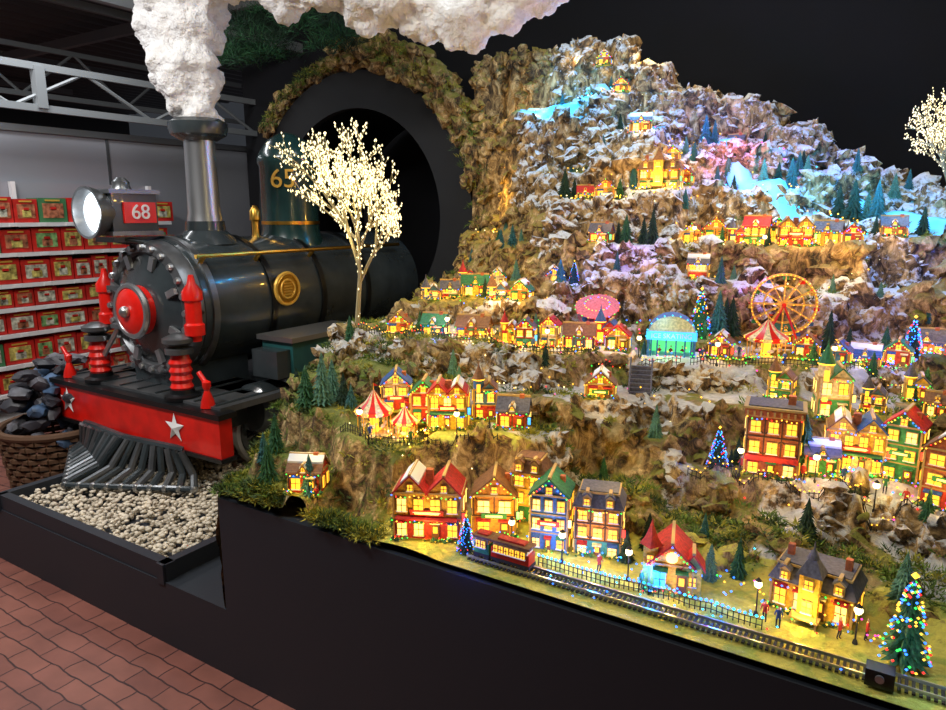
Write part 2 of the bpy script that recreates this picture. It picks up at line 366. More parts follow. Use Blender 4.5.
# ------------------------------------------------------------ tunnel arch
m=M(); ax,ay,az=-3.42,3.88,1.57; n=48
vs=[];fs=[]
for i in range(n+1):
    a=-.25*pi+1.5*pi*i/n
    c,s_=math.cos(a),math.sin(a)
    for r in (.99,.74):
        for y in (ay,ay+.05): vs.append((ax+r*c,y,az+r*s_))
for i in range(n):
    o=i*4
    for p,q in ((0,2),(2,3),(3,1),(1,0)): fs.append((o+p,o+4+p,o+4+q,o+q))
mat('portal_black',(.006,.007,.009),.8)
m.add(vs,fs,'portal_black')
vs=[];fs=[]
for i in range(n+1):
    a=2*pi*i/n
    for y in (ay+.02,4.86): vs.append((ax+.76*math.cos(a),y,az+.76*math.sin(a)))
for i in range(n): fs.append((2*i,2*i+1,2*i+3,2*i+2))
m.add(vs,fs,'black_satin')
m.box((ax-.82,ay+.03,.7),(.34,.05,1.0),'portal_black'); m.box((ax+.82,ay+.03,.7),(.34,.05,1.0),'portal_black')
m.obj('tunnel_portal',smooth=True)
# ------------------------------------------------------------ mountain terrain
CP="""-1.10,1.51,.70 -.94,1.63,.70 -.77,1.63,.70 -.65,1.67,.70 -.43,1.6,.70 -.11,1.65,.70 .08,1.55,.69 -.35,1.66,.70 .3,1.6,.70 .6,1.6,.70 .9,1.6,.7 .3,1.8,.74
-1.52,1.46,.76 -1.69,1.46,.74 -1.77,1.57,.80 -1.85,1.5,.72 -1.73,1.68,.93 -1.68,1.70,.95 -1.62,1.74,.95 -1.41,1.65,.92 -1.32,1.68,.90 -1.2,1.76,.93 -1.0,1.82,.95 -1.4,1.78,.96
-.84,2.14,1.0 -.74,2.27,1.0 -.43,2.06,.85 -.29,2.09,.86 -.21,2.15,.87 -.075,2.23,.86 .025,2.21,.86 .13,2.13,.84 .4,2.15,.85 .8,2.15,.85 .08,2.74,.98 -.17,2.83,1.08
-1.93,2.18,1.13 -1.54,2.2,1.13 -1.4,2.23,1.13 -1.21,2.31,1.1 -1.16,2.35,1.1 -1.04,2.38,1.1 -.9,2.44,1.1 -1.07,2.67,1.15 -.72,2.5,1.08 -.42,2.75,1.07 -.40,2.88,1.09 -.68,2.76,1.12 -.62,2.8,1.12 -.25,2.92,1.06 -.3,2.79,1.06 -.11,2.84,1.05 .08,3.1,1.08 .5,2.9,1.08 .8,2.9,1.08
-1.62,2.6,1.24 -1.39,2.6,1.24 -1.3,2.8,1.29 -1.07,2.92,1.34 -.75,3.03,1.32 -.39,3.2,1.28 -.035,3.35,1.29 .5,3.3,1.4
-1.76,3.2,1.42 -.98,3.05,1.46 -1.1,3.05,1.46 -1.52,3.3,1.66 -1.31,3.3,1.66 -1.07,3.4,1.705 -1.2,3.0,1.47 -.78,3.3,1.455 -.63,3.3,1.455 -.44,3.35,1.455 -.31,3.35,1.46 -.085,3.5,1.5 -.64,3.6,1.7 -.31,3.6,1.57 -.25,3.6,1.55 -.16,3.6,1.55 .3,3.6,1.52
-.97,3.8,1.915 -1.89,3.7,2.1 -1.28,3.7,2.0 -1.71,3.75,2.13 -1.57,3.85,2.24 -2.24,3.9,2.1 -2.19,3.7,1.47 -2.4,4.0,2.50 -2.2,4.05,2.54 -1.65,4.05,2.55 -1.96,4.05,2.5 -1.35,4.05,2.38 -1.12,4.05,2.22 -.83,4.05,2.14 -.56,4.05,2.02 -.32,4.05,1.86 -.2,4.05,1.76 -.01,4.05,1.73 .1,4.05,1.66 .6,4.05,1.6
-.92,3.55,1.71 -.8,2.04,.95 -.93,2.03,1.0 -.63,2.15,.9 -.69,1.93,.8 -1.45,1.54,.79 -.43,1.9,.75 .05,1.93,.74 -.29,1.97,.78 -1.68,2.59,1.22 -.24,2.42,1.0 -.54,2.27,1.0 .01,2.5,.99 .5,2.5,1.0
-1.9,1.9,1.0 -2.0,2.1,1.06 -2.08,2.6,1.1 -2.13,3.0,1.15 -2.2,3.4,1.25 -2.33,3.75,1.45 -1.9,2.9,1.25 -1.6,3.5,1.8 -1.3,3.5,1.85 -.7,3.8,1.9 -.4,3.8,1.78 -1.05,3.65,1.85 -1.2,1.93,1.0 -1.45,1.9,1.0 -1.6,1.95,1.05"""
cps=[tuple(float(a) for a in p.split(',')) for p in CP.split()]
for x in np.arange(-1.25,1.1,.14): cps.append((x,1.44,.69))
for x in (-1.86,-1.7,-1.55,-1.4): cps.append((x,1.42,.70))
cps=np.array(cps)
xl_y=[1.40,1.7,2.2,3.0,3.9,4.3]; xl_x=[-1.88,-1.87,-2.05,-2.15,-2.42,-2.55]
NX,NY=400,360; XR=1.03
Ys=np.linspace(1.41,4.28,NY); XLs=np.interp(Ys,xl_y,xl_x)
S=np.linspace(0,1,NX)**1.25
GX=XLs[:,None]+(XR-XLs[:,None])*S[None,:]; GY=np.repeat(Ys[:,None],NX,1)
def nf(x,y,z,sc,o=4): return noise.fractal(Vector((x*sc,y*sc,z)),1.0,2.0,o)
WX=np.zeros_like(GX);WY=np.zeros_like(GX);N1=np.zeros_like(GX);N2=np.zeros_like(GX);N3=np.zeros_like(GX);N4=np.zeros_like(GX)
for j in range(NY):
    for i in range(NX):
        x=GX[j,i];y=GY[j,i]
        WX[j,i]=nf(x,y,3,6,3);WY[j,i]=nf(x,y,9,6,3)
        N1[j,i]=noise.ridged_multi_fractal(Vector((x*7,y*7,1)),1,2.1,5,1,2); N2[j,i]=nf(x,y,5,16,4); N3[j,i]=nf(x,y,15,3.5,3)
        N4[j,i]=noise.ridged_multi_fractal(Vector((x*24,y*30,4)),.9,2.2,3,1,2)
QX=GX+WX*.05; QY=GY+WY*.05
num=np.zeros_like(GX);den=np.zeros_like(GX)
for cx,cy,cz in cps:
    d2=(QX-cx)**2+((QY-cy)*1.25)**2+2e-4
    w=1/d2**3.3; num+=w*cz; den+=w
H=num/den
gy=np.abs(np.gradient(H,axis=0)/np.gradient(GY,axis=0)); gx=np.abs(np.gradient(H,axis=1)/np.gradient(GX,axis=1))
cl=np.clip(np.maximum(gy,gx)*.9-.15,0,1)
amp=cl*1.0+.12+np.clip((GY-3.4)*.9,0,.6)
frontf=np.clip((GY-1.50)/.25,0,1)*1.0
frontf=np.where(GX<-1.25,np.clip((GY-1.41)/.1,0,1),frontf)
H2=H+amp*frontf*((N1-1.0)*.045+N2*.03+(N4-1)*.014)
def pad(x,y,r):
    global H2
    d=np.sqrt((GX-x)**2+(GY-y)**2); w=np.clip((r*1.5-d)/(r*.6),0,1); w=w*w*(3-2*w)
    j=int(np.clip((y-1.41)/(4.28-1.41)*(NY-1),0,NY-1)); i=int(np.argmin(np.abs(GX[j]-x)))
    H2=H2*(1-w)+w*H[j,i]
HOUSES=[
 ('shopA',-1.10,1.53,.19,.11,.14,'w_yellow','r_red','double',4,2),
 ('shop',-.955,1.65,.12,.1,.12,'w_orange','r_brown','gable_f',2,2),
 ('shop',-.87,1.71,.09,.08,.15,'w_yellow','r_brown','mansard',2,3),
 ('shop',-.775,1.65,.10,.1,.16,'w_blue','r_green','gable_f',3,3),
 ('shop',-.65,1.69,.12,.1,.14,'w_orange','r_grey','mansard',3,3),
 ('chapel',-.43,1.62,.10,.12,.075,'w_yellow','r_red','chapel',2,1),
 ('manor',-.11,1.68,.17,.11,.075,'w_yellow','r_grey','manor',4,1),
 ('cot',-1.52,1.47,.10,.08,.07,'w_red','r_brown','gable_x',2,1),
 ('shop',-1.21,1.79,.12,.09,.12,'w_yellow','r_red','double',3,2),
 ('shop',-1.31,1.80,.08,.08,.10,'w_red','r_green','gable_f',2,2),
 ('shop',-1.42,1.79,.09,.08,.09,'w_white','r_blue','gable_f',2,2),
 ('cot',-1.0,1.84,.09,.07,.06,'w_red','r_grey','gable_x',2,1),
 ('shop',-1.11,1.85,.07,.06,.10,'w_blue','r_brown','tower',2,2),
 ('cot',-.84,2.15,.09,.07,.05,'w_orange','r_brown','gable_f',2,1),
 ('brick',-.29,2.1,.14,.1,.18,'w_brick','r_grey','flat',3,3),
 ('shop',-.09,2.26,.15,.1,.13,'w_yellow','r_blue','double',4,2),
 ('shop',-.17,2.36,.09,.08,.13,'w_cream','r_green','tower',2,2),
 ('shop',.035,2.26,.09,.09,.16,'w_green','r_red','gable_f',2,3),
 ('brick',.15,2.15,.12,.1,.16,'w_brick','r_brown','gable_f',2,3),
 ('cot',-1.72,2.2,.08,.06,.05,'w_orange','r_brown','gable_f',2,1),
 ('cot',-1.56,2.22,.09,.07,.05,'w_teal','r_green','gable_x',2,1),
 ('cot',-1.40,2.25,.12,.07,.05,'w_brown','r_brown','gable_x',3,1),
 ('cot',-1.29,2.33,.06,.06,.07,'w_yellow','r_red','tower',2,1),
 ('cot',-1.22,2.33,.07,.07,.08,'w_red','r_grey','gable_f',2,2),
 ('cot',-1.14,2.38,.06,.06,.09,'w_white','r_red','gable_f',2,2),
 ('cot',-1.03,2.40,.11,.07,.06,'w_blue','r_brown','gable_x',3,1),
 ('cot',-.9,2.46,.08,.07,.06,'w_yellow','r_red','gable_f',2,1),
 ('cot',-.97,2.53,.08,.06,.07,'w_red','r_blue','tower',2,1),
 ('cot',-.56,2.6,.07,.06,.06,'w_pink','r_brown','gable_f',2,1),
 ('cot',-.3,2.81,.08,.06,.05,'w_red','r_brown','gable_f',2,1),
 ('cot',-.19,2.78,.07,.06,.05,'w_blue','r_grey','gable_f',2,1),
 ('cot',-.11,2.86,.09,.07,.05,'w_brown','r_blue','gable_x',2,1),
 ('cot',-.01,2.95,.08,.06,.06,'w_red','r_green','gable_f',2,1),
 ('cot',.07,3.12,.12,.08,.05,'w_orange','r_grey','gable_x',3,1),
 ('cot',-1.62,2.61,.11,.07,.06,'w_yellow','r_green','gable_x',2,1),
 ('cot',-1.31,3.31,.09,.07,.06,'w_orange','r_brown','gable_f',2,1),
 ('cot',-1.41,3.30,.07,.06,.04,'w_brown','r_red','gable_x',2,1),
 ('shop',-1.07,3.41,.19,.1,.10,'w_yellow','r_brown','manor',4,2),
 ('cot',-1.2,3.01,.09,.07,.05,'w_orange','r_grey','gable_x',2,1),
 ('cot',-.87,3.3,.08,.06,.06,'w_yellow','r_brown','gable_f',2,1),
 ('cot',-.78,3.33,.10,.08,.08,'w_orange','r_brown','gable_f',2,1),
 ('cot',-.68,3.31,.07,.06,.06,'w_red','r_grey','tower',2,1),
 ('cot',-.60,3.33,.10,.08,.09,'w_yellow','r_red','gable_x',3,2),
 ('shop',-.45,3.36,.14,.08,.09,'w_yellow','r_brown','double',3,2),
 ('cot',-.53,3.4,.07,.06,.09,'w_brown','r_green','gable_f',2,1),
 ('cot',-.32,3.38,.10,.07,.07,'w_orange','r_grey','gable_x',3,1),
 ('cot',-.23,3.42,.07,.06,.06,'w_red','r_red','gable_f',2,1),
 ('cot',-.085,3.5,.09,.07,.05,'w_brown','r_grey','gable_x',2,1),
 ('cot',-1.89,3.7,.08,.06,.04,'w_brown','r_brown','gable_x',2,1),
 ('cot',-1.28,3.7,.10,.07,.07,'w_orange','r_grey','gable_x',2,1),
 ('cot',-1.1,3.68,.07,.06,.05,'w_yellow','r_brown','gable_f',2,1),
 ('cot',-1.45,3.86,.07,.06,.05,'w_orange','r_grey','gable_f',2,1),
 ('cot',-.83,3.86,.07,.06,.05,'w_yellow','r_grey','gable_x',2,1),
 ('cot',-1.0,3.56,.08,.06,.06,'w_orange','r_brown','gable_f',2,1),
 ('cot',-1.6,3.97,.07,.06,.05,'w_brown','r_brown','gable_f',2,1),
]
TWX=[(-1.93,2.18,.12),(-.72,2.52,.16),(-.42,2.8,.16),(-1.41,1.68,.14),(-.73,2.25,.1),(-1.07,2.67,.12)]
mg=np.maximum(gy,gx); extra=0; R2=random.Random(35)
for _ in range(6000):
    if extra>=15: break
    y=R2.uniform(2.1,3.15); x=R2.uniform(-1.85,.12)
    j=int((y-1.41)/(4.28-1.41)*(NY-1)); i=int(np.argmin(np.abs(GX[j]-x)))
    if mg[max(0,j-5):j+6,max(0,i-5):i+6].max()>.8: continue
    if any((x-h[1])**2+(y-h[2])**2<(h[3]*.5+.055)**2 for h in HOUSES) or any((x-a)**2+(y-b_)**2<c*c for a,b_,c in TWX): continue
    w=R2.uniform(.055,.085)
    HOUSES.append(('cot',x,y,w,w*.8,R2.uniform(.04,.075),R2.choice(['w_yellow','w_orange','w_red','w_white','w_blue','w_green']),R2.choice(['r_red','r_brown','r_grey','r_green']),R2.choice(['gable_f','gable_x','tower']),2,R2.choice([1,1,2])))
    extra+=1
for h in HOUSES: pad(h[1],h[2],max(h[3],h[4])*.6)
for x,y,r in ((-1.41,1.65,.09),(-.72,2.5,.12),(-.42,2.75,.12),(-.40,2.9,.12),(-1.32,1.68,.08),(-1.07,2.67,.1)): pad(x,y,r)
HF=H2
def tz(x,y):
    j=int(np.clip((y-1.41)/(4.28-1.41)*(NY-1),0,NY-1)); i=int(np.argmin(np.abs(GX[j]-x))); return float(HF[j,i])
co=np.stack([GX,GY,HF],-1)
SK=14; rows_=[]
for j in range(NY):
    pre=[]
    for k in range(SK,0,-1):
        t=k/SK; z=HF[j,0]*(1-t)+.26*t; nx_=noise.fractal(Vector((GY[j,0]*8,z*8,2)),1,2,4)*.035*min(1,t*3)
        pre.append((min(GX[j,0]-.02*t+nx_, GX[j,0]+.0),GY[j,0],z))
    rows_.append(pre+[tuple(c) for c in co[j]])
rows_.append([(x,y+.05,.6) for x,y,z in rows_[-1]])
W=NX+SK; verts=[v for r in rows_ for v in r]; faces=[]
for j in range(len(rows_)-1):
    for i in range(W-1):
        a=j*W+i; faces.append((a,a+1,a+1+W,a+W))
def topcol(x,y,z,n3,n2):
    if y<1.78 and x>-1.25: return (.66,.60,.10,.95) if n2>-.1 else (.42,.48,.08,.95)
    if x<-1.25 and y<2.0: return (.16,.21,.03,.85)
    if z<1.2:
        if n3>.0: return (.66,.67,.66,.85)
        return (.22,.23,.03,.85) if n2>0 else (.30,.23,.08,.7)
    if z<1.6 and x<-1.5: return (.34,.28,.05,.85)
    if x<-1.9: return (.34,.29,.05,.85)
    if z>1.5 or n3>-.1: return (.8,.86,.93,1)
    return (.34,.28,.09,.7)
cols=[]
for j in range(len(rows_)):
    jj=min(j,NY-1)
    for i in range(W):
        ii=max(0,i-SK); x,y,z=rows_[j][i]
        cols.append(topcol(x,y,z,N3[jj,ii],N2[jj,ii]))
gyy=np.gradient(HF,axis=0)/np.gradient(GY,axis=0)
cand=[(j,i) for j in range(8,NY-4,2) for i in range(2,NX-2,2) if gyy[j,i]>.8 and GY[j,i]>1.72]
R.shuffle(cand)
padl=[(h[1],h[2],max(h[3],h[4])*.75+.02) for h in HOUSES]+[(-.72,2.5,.13),(-.42,2.75,.13),(-1.41,1.65,.1)]
cnt=0
def chunk(A,col,am=.75):
    o=len(verts); sd=R.uniform(0,100)
    for v in I2:
        vv=Vector(v); k=1+am*noise.fractal(vv*2.4+Vector((sd,0,0)),.8,2.2,3)
        verts.append(tuple(A@(vv*k))); cols.append(col)
    for f in F2: faces.append(tuple(q+o for q in f))
for j,i in cand:
    x,y,z=GX[j,i],GY[j,i],HF[j,i]
    if any((x-a)**2+(y-b_)**2<c*c for a,b_,c in padl): continue
    s_=R.uniform(.008,.03)*(1+.2*(y-1.5))
    A=Matrix.Translation((x,y,z-.003))@Matrix.Rotation(R.uniform(-.7,.7),4,'Z')@Matrix.Rotation(R.uniform(-.8,.8),4,'Y')@Matrix.Rotation(R.uniform(-.9,.3),4,'X')@Matrix.Diagonal((s_*R.uniform(.8,2.0),s_*.7,s_*R.uniform(.6,1.4),1))
    chunk(A,topcol(x,y,z,N3[j,i],N2[j,i])); cnt+=1
    if cnt>2200: break
for i in range(380):
    a=-.2*pi+pi*1.0*i/380+R.uniform(-.02,.02); wd=.1 if a<1.7 else .03
    r=1.0+R.uniform(0,.05)+wd*R.random()*1.6
    s_=R.uniform(.02,.045)*(1.3 if a<1.7 else .8)
    A=Matrix.Translation((ax+r*math.cos(a),ay+R.uniform(-.05,.12),az+r*math.sin(a)))@Matrix.Rotation(-a,4,'Y')@Matrix.Diagonal((s_,s_,s_*1.6,1))
    chunk(A,(.28,.26,.04,.85))
me=bpy.data.meshes.new('mountain'); me.from_pydata(verts,[],faces)
at=me.color_attributes.new('Top','FLOAT_COLOR','POINT'); at.data.foreach_set('color',np.array(cols,dtype=np.float32).ravel())
me.polygons.foreach_set('use_smooth',[True]*len(faces)); me.set_sharp_from_angle(angle=math.radians(50)); me.update()
tm=bpy.data.materials.new('rock_and_moss'); tm.use_nodes=True; nt=tm.node_tree; b=nt.nodes['Principled BSDF']; b.inputs['Roughness'].default_value=.85
N=nt.nodes.new; L=nt.links.new
tc=N('ShaderNodeTexCoord'); n1=N('ShaderNodeTexNoise'); n1.inputs['Scale'].default_value=17; n1.inputs['Detail'].default_value=12; n1.inputs['Roughness'].default_value=.72; n1.inputs['Distortion'].default_value=.8
mpn=N('ShaderNodeMapping'); mpn.inputs['Scale'].default_value=(1.2,1.2,.8)
r1=N('ShaderNodeValToRGB'); e=r1.color_ramp.elements; e[0].position=.38; e[0].color=(.014,.009,.004,1); e[1].position=.66; e[1].color=(.88,.68,.36,1); q=e.new(.46); q.color=(.14,.08,.03,1); q=e.new(.55); q.color=(.46,.30,.12,1)
L(tc.outputs['Object'],mpn.inputs['Vector']); L(mpn.outputs['Vector'],n1.inputs['Vector']); L(n1.outputs['Fac'],r1.inputs['Fac'])
ge=N('ShaderNodeNewGeometry'); sx_=N('ShaderNodeSeparateXYZ'); L(ge.outputs['Normal'],sx_.inputs['Vector'])
n2=N('ShaderNodeTexNoise'); n2.inputs['Scale'].default_value=45; n2.inputs['Detail'].default_value=8; n2.inputs['Roughness'].default_value=.7; L(tc.outputs['Object'],n2.inputs['Vector'])
ad=N('ShaderNodeMath'); ad.operation='MULTIPLY_ADD'; ad.inputs[1].default_value=2.4; L(n2.outputs['Fac'],ad.inputs[0]); L(sx_.outputs['Z'],ad.inputs[2])
mr=N('ShaderNodeMapRange'); mr.inputs['From Min'].default_value=1.5; mr.inputs['From Max'].default_value=1.85; L(ad.outputs[0],mr.inputs['Value'])
atn=N('ShaderNodeAttribute'); atn.attribute_name='Top'
mu=N('ShaderNodeMath'); mu.operation='MULTIPLY'; L(mr.outputs[0],mu.inputs[0]); L(atn.outputs['Alpha'],mu.inputs[1])
mv=N('ShaderNodeMixRGB'); mv.blend_type='MULTIPLY'; mv.inputs['Fac'].default_value=.5; L(atn.outputs['Color'],mv.inputs['Color1'])
r2=N('ShaderNodeValToRGB'); r2.color_ramp.elements[0].color=(.3,.3,.3,1); r2.color_ramp.elements[0].position=.3; r2.color_ramp.elements[1].position=.6; L(n2.outputs['Fac'],r2.inputs['Fac']); L(r2.outputs['Color'],mv.inputs['Color2'])
mx=N('ShaderNodeMixRGB'); L(mu.outputs[0],mx.inputs['Fac']); L(r1.outputs['Color'],mx.inputs['Color1']); L(mv.outputs['Color'],mx.inputs['Color2']); L(mx.outputs['Color'],b.inputs['Base Color'])
bp=N('ShaderNodeBump'); bp.inputs['Strength'].default_value=.8; bp.inputs['Distance'].default_value=.025
n3_=N('ShaderNodeTexNoise'); n3_.inputs['Scale'].default_value=30; n3_.inputs['Detail'].default_value=8; n3_.inputs['Roughness'].default_value=.68; n3_.inputs['Distortion'].default_value=.5; L(tc.outputs['Object'],n3_.inputs['Vector']); L(n3_.outputs['Fac'],bp.inputs['Height']); L(bp.outputs['Normal'],b.inputs['Normal'])
me.materials.append(tm); put(me,'rocky_mountain')
# icy runs
def ribbon(name,pts,w,mt,lift=.012):
    P=[]
    for (x0,y0),(x1,y1) in zip(pts[:-1],pts[1:]):
        for i in range(10): P.append(Vector((x0+(x1-x0)*i/10,y0+(y1-y0)*i/10)))
    P.append(Vector(pts[-1])); vs=[];fs=[]; K=7
    zc=[max(tz(p.x,p.y),tz(p.x,p.y-.03)) for p in P]
    zc=[sum(zc[max(0,i-3):i+4])/len(zc[max(0,i-3):i+4]) for i in range(len(P))]
    for i,p in enumerate(P):
        d=(P[min(i+1,len(P)-1)]-P[max(i-1,0)]).normalized(); nrm=Vector((-d.y,d.x))
        for k in range(K):
            t=k/(K-1)-.5; ww=w*(1+.25*noise.noise(Vector((i*.3,0,0)))); q=p+nrm*t*ww
            zz=zc[i]+lift-(.02+.03*(abs(t)>.4)) *abs(t)*2 + nrm.y*t*ww*.8 + .006*noise.noise(Vector((q.x*20,q.y*20,0)))
            vs.append((q.x,q.y,zz))
    for i in range(len(P)-1):
        for k in range(K-1): a=i*K+k; fs.append((a,a+1,a+1+K,a+K))
    m=M(); m.add(vs,fs,mt); m.obj(name,ang=80)
ribbon('frozen_pond',[(-1.97,3.62),(-1.8,3.68),(-1.62,3.74),(-1.55,3.86)],.12,'ice_glow',.045)
ribbon('ski_slope',[(-.90,3.84),(-.72,3.62),(-.55,3.52),(-.40,3.48),(-.3,3.46)],.11,'ice_glow',.04)
ribbon('ski_slope',[(-1.36,3.76),(-1.18,3.78)],.09,'ice_glow',.04)
ribbon('ski_slope',[(-.28,3.76),(-.12,3.64),(.1,3.6)],.09,'ice_glow',.04)
# moss clumps
mat('moss_a',(.13,.21,.03),.9); mat('moss_b',(.32,.31,.04),.9); mat('moss_c',(.06,.10,.03),.9)
m=M()
def clump(m,c,r,n,mt,L0=.018):
    for _ in range(n):
        d=Vector((R.gauss(0,1),R.gauss(0,1),abs(R.gauss(0,1)))).normalized(); p=Vector(c)+Vector((d.x*r,d.y*r,d.z*r*.6))*R.uniform(.4,1)
        e=(d+Vector((R.gauss(0,.5),R.gauss(0,.5),R.gauss(0,.5)))).normalized()*L0*R.uniform(.6,1.3); s=Vector((R.gauss(0,1),R.gauss(0,1),R.gauss(0,1))).normalized()*.003
        m.add([p-s,p+s,p+e],[(0,1,2)],mt)
for _ in range(1000):
    if R.random()<.45: x=R.uniform(-1.87,-1.2); y=R.choice([R.uniform(1.42,2.3),R.uniform(1.405,1.45)])
    elif R.random()<.6: y=R.uniform(1.8,3.8); x=R.uniform(-2.3,.15)
    else: x=R.uniform(-1.2,.2); y=R.uniform(1.75,1.95)
    x=max(x,np.interp(y,xl_y,xl_x)+.02)
    if any((x-a)**2+(y-b_)**2<(c*.8)**2 for a,b_,c in padl): continue
    clump(m,(x,y,tz(x,y)),R.uniform(.015,.04),42,R.choice(['moss_a','moss_b','moss_c']))
for i in range(70):
    y=1.41+.02*i*.3; clump(m,(-1.885+R.uniform(-.01,.02),y,tz(-1.86,y)-.01),.03,40,R.choice(['moss_a','moss_b','moss_c']))
for i in range(170):
    a=-.15*pi+pi*.95*i/170; r=1.0+R.uniform(0,.18 if a<1.7 else .06); clump(m,(ax+r*math.cos(a),ay-.05,az+r*math.sin(a)),.05,38,R.choice(['moss_a','moss_c','moss_b']),.03)
m.obj('moss_tufts',smooth=False)
m=M()
for _ in range(60):
    c=(R.uniform(-4.6,-3.3),R.uniform(3.5,3.9),R.uniform(2.62,2.95)); clump(m,c,.13,120,'pine_dark' if R.random()<.6 else 'pine',.09)
m.obj('hanging_pine_garland',smooth=False)
# ------------------------------------------------------------ miniature houses
def slabroof(m,x0,z0,x1,z1,y0,y1,mt,th):
    m.add([(x0,y0,z0),(x1,y0,z1),(x1,y1,z1),(x0,y1,z0),(x0,y0,z0+th),(x1,y0,z1+th),(x1,y1,z1+th),(x0,y1,z0+th)],[(3,2,1,0),(4,5,6,7),(0,1,5,4),(1,2,6,5),(2,3,7,6),(3,0,4,7)],mt)
def gable(m,w,d,z,rh,mtw,mtr,T,snow=None,ov=.007):
    if snow is None: snow=R.random()<.4
    g=M()
    g.add([(-w/2,-d/2,z),(w/2,-d/2,z),(0,-d/2,z+rh),(-w/2,d/2,z),(w/2,d/2,z),(0,d/2,z+rh)],[(0,1,2),(5,4,3),(0,2,5,3),(1,4,5,2)],mtw)
    k=rh/(w/2)
    for s in (-1,1):
        slabroof(g,s*(w/2+ov),z-ov*k,0,z+rh,-d/2-ov,d/2+ov,mtr,.006)
        if snow: slabroof(g,s*(w/2+ov)*.5,z+rh*.5,0,z+rh+.001,-d/2-ov*.8,d/2+ov*.8,'snow',.0085)
    g.box((0,0,z+rh+.006),(.008,d+2*ov,.006),'trim')
    for mt in g.mats:
        ki=g.mats.index(mt); m.add(g.v,[f for f,q in zip(g.f,g.mi) if q==ki],mt,T)
def window(m,x,y,z,w,h,face,T,mt='win'):
    if face==0:
        m.box((x,y-.001,z),(w+.005,.004,h+.005),'trim',T=T); m.box((x,y-.003,z),(w,.004,h),mt,T=T); m.box((x,y-.0055,z),(.0015,.002,h),'dark',T=T)
        m.box((x,y-.0055,z),(w,.002,.0015),'dark',T=T); m.box((x,y-.005,z-h/2-.002),(w+.006,.006,.002),'snow',T=T)
    else:
        m.box((y+face*.001,x,z),(.004,w+.005,h+.005),'trim',T=T); m.box((y+face*.003,x,z),(.004,w,h),mt,T=T); m.box((y+face*.0055,x,z),(.002,.0015,h),'dark',T=T)
MIXB=('bulb_amber','bulb_red','bulb_green','bulb_blue','bulb_amber')
def body(m,w,d,h,wall,nc,nf_,T,mts=('win',)):
    m.box((0,0,h/2),(w,d,h),wall,T=T); m.box((0,-.004,.002),(w+.016,d+.024,.006),'moss_b',T=T)
    fh=h/nf_
    wall2=R.choice(['w_cream','w_red','w_teal','w_green',wall,wall])
    if nf_>1: m.box((0,0,fh*.5),(w+.003,d+.003,fh*.98),wall2,T=T)
    tim=R.random()<.45
    for f in range(nf_):
        zc=f*fh+fh*.5
        if f: m.box((0,0,f*fh),(w+.006,d+.006,.003),'timber' if tim else 'trim',T=T)
        if tim and (f or nf_==1):
            for c in range(nc+1):
                xx=c/nc*w-w/2; m.box((xx*.97,-d/2-.001,zc),(.0035,.004,fh),'timber',T=T)
            for c in range(nc):
                xx=(c+.5)/nc*w-w/2; m.box((xx,-d/2-.0005,zc),(.003,.003,min(fh,w/nc)*1.25),'timber',T=T,rot=Matrix.Rotation(.8 if c%2 else -.8,4,'Y'))
        for c in range(nc):
            x=(c+.5)/nc*w-w/2
            if f==0 and c==nc//2:
                m.box((x,-d/2-.003,fh*.38),(w/nc*.45,.007,fh*.72),'wood',T=T); m.box((x,-d/2-.006,fh*.5),(w/nc*.25,.006,fh*.25),'win',T=T)
                m.box((x,-d/2-.008,fh*.82),(w/nc*.6,.018,.004),R.choice(['r_red','r_green','w_cream']),T=T)
                continue
            window(m,x,-d/2-.0015,zc,w/nc*.52,fh*.5,0,T,R.choice(mts))
            if f==0: m.box((x,-d/2-.008,fh*.84),(w/nc*.7,.014,.004),R.choice(['r_red','r_green','r_blue']),T=T,rot=Matrix.Rotation(.4,4,'X'))
        for s in (-1,1):
            for c in range(2): window(m,(c-.5)*d*.5,s*(w/2+.0015),zc,d*.22,fh*.48,s,T,R.choice(mts))
    m.box((0,0,h),(w+.008,d+.008,.005),'trim',T=T)
    for sx in (-1,1): m.box((sx*w/2,-d/2,h/2),(.005,.005,h),'trim',T=T)
    for k in range(int(5+w*90)):
        xx=R.uniform(-w/2-.01,w/2+.01); m.octa((xx,-d/2-R.uniform(.01,.022),R.uniform(.004,.014)),R.uniform(.004,.008),'pine' if R.random()<.7 else 'moss_a',T)
        m.octa((xx+R.uniform(-.01,.01),-d/2-R.uniform(.012,.026),R.uniform(.008,.02)),.0022,R.choice(MIXB),T)
def bulbs(m,a,b,n,T,cols=MIXB,r=.0026):
    a=Vector(a);b=Vector(b)
    for i in range(n):
        t=i/(n-1); p=a.lerp(b,t); p.z-=.006*math.sin(pi*((t*3)%1)); m.octa(tuple(p),r,R.choice(cols),T)
def frus(m,w0,d0,z0,w1,d1,z1,mt,ox=0,oy=0):
    m.add([(ox-w0/2,oy-d0/2,z0),(ox+w0/2,oy-d0/2,z0),(ox+w0/2,oy+d0/2,z0),(ox-w0/2,oy+d0/2,z0),(ox-w1/2,oy-d1/2,z1),(ox+w1/2,oy-d1/2,z1),(ox+w1/2,oy+d1/2,z1),(ox-w1/2,oy+d1/2,z1)],[(3,2,1,0),(4,5,6,7),(0,1,5,4),(1,2,6,5),(2,3,7,6),(3,0,4,7)],mt)
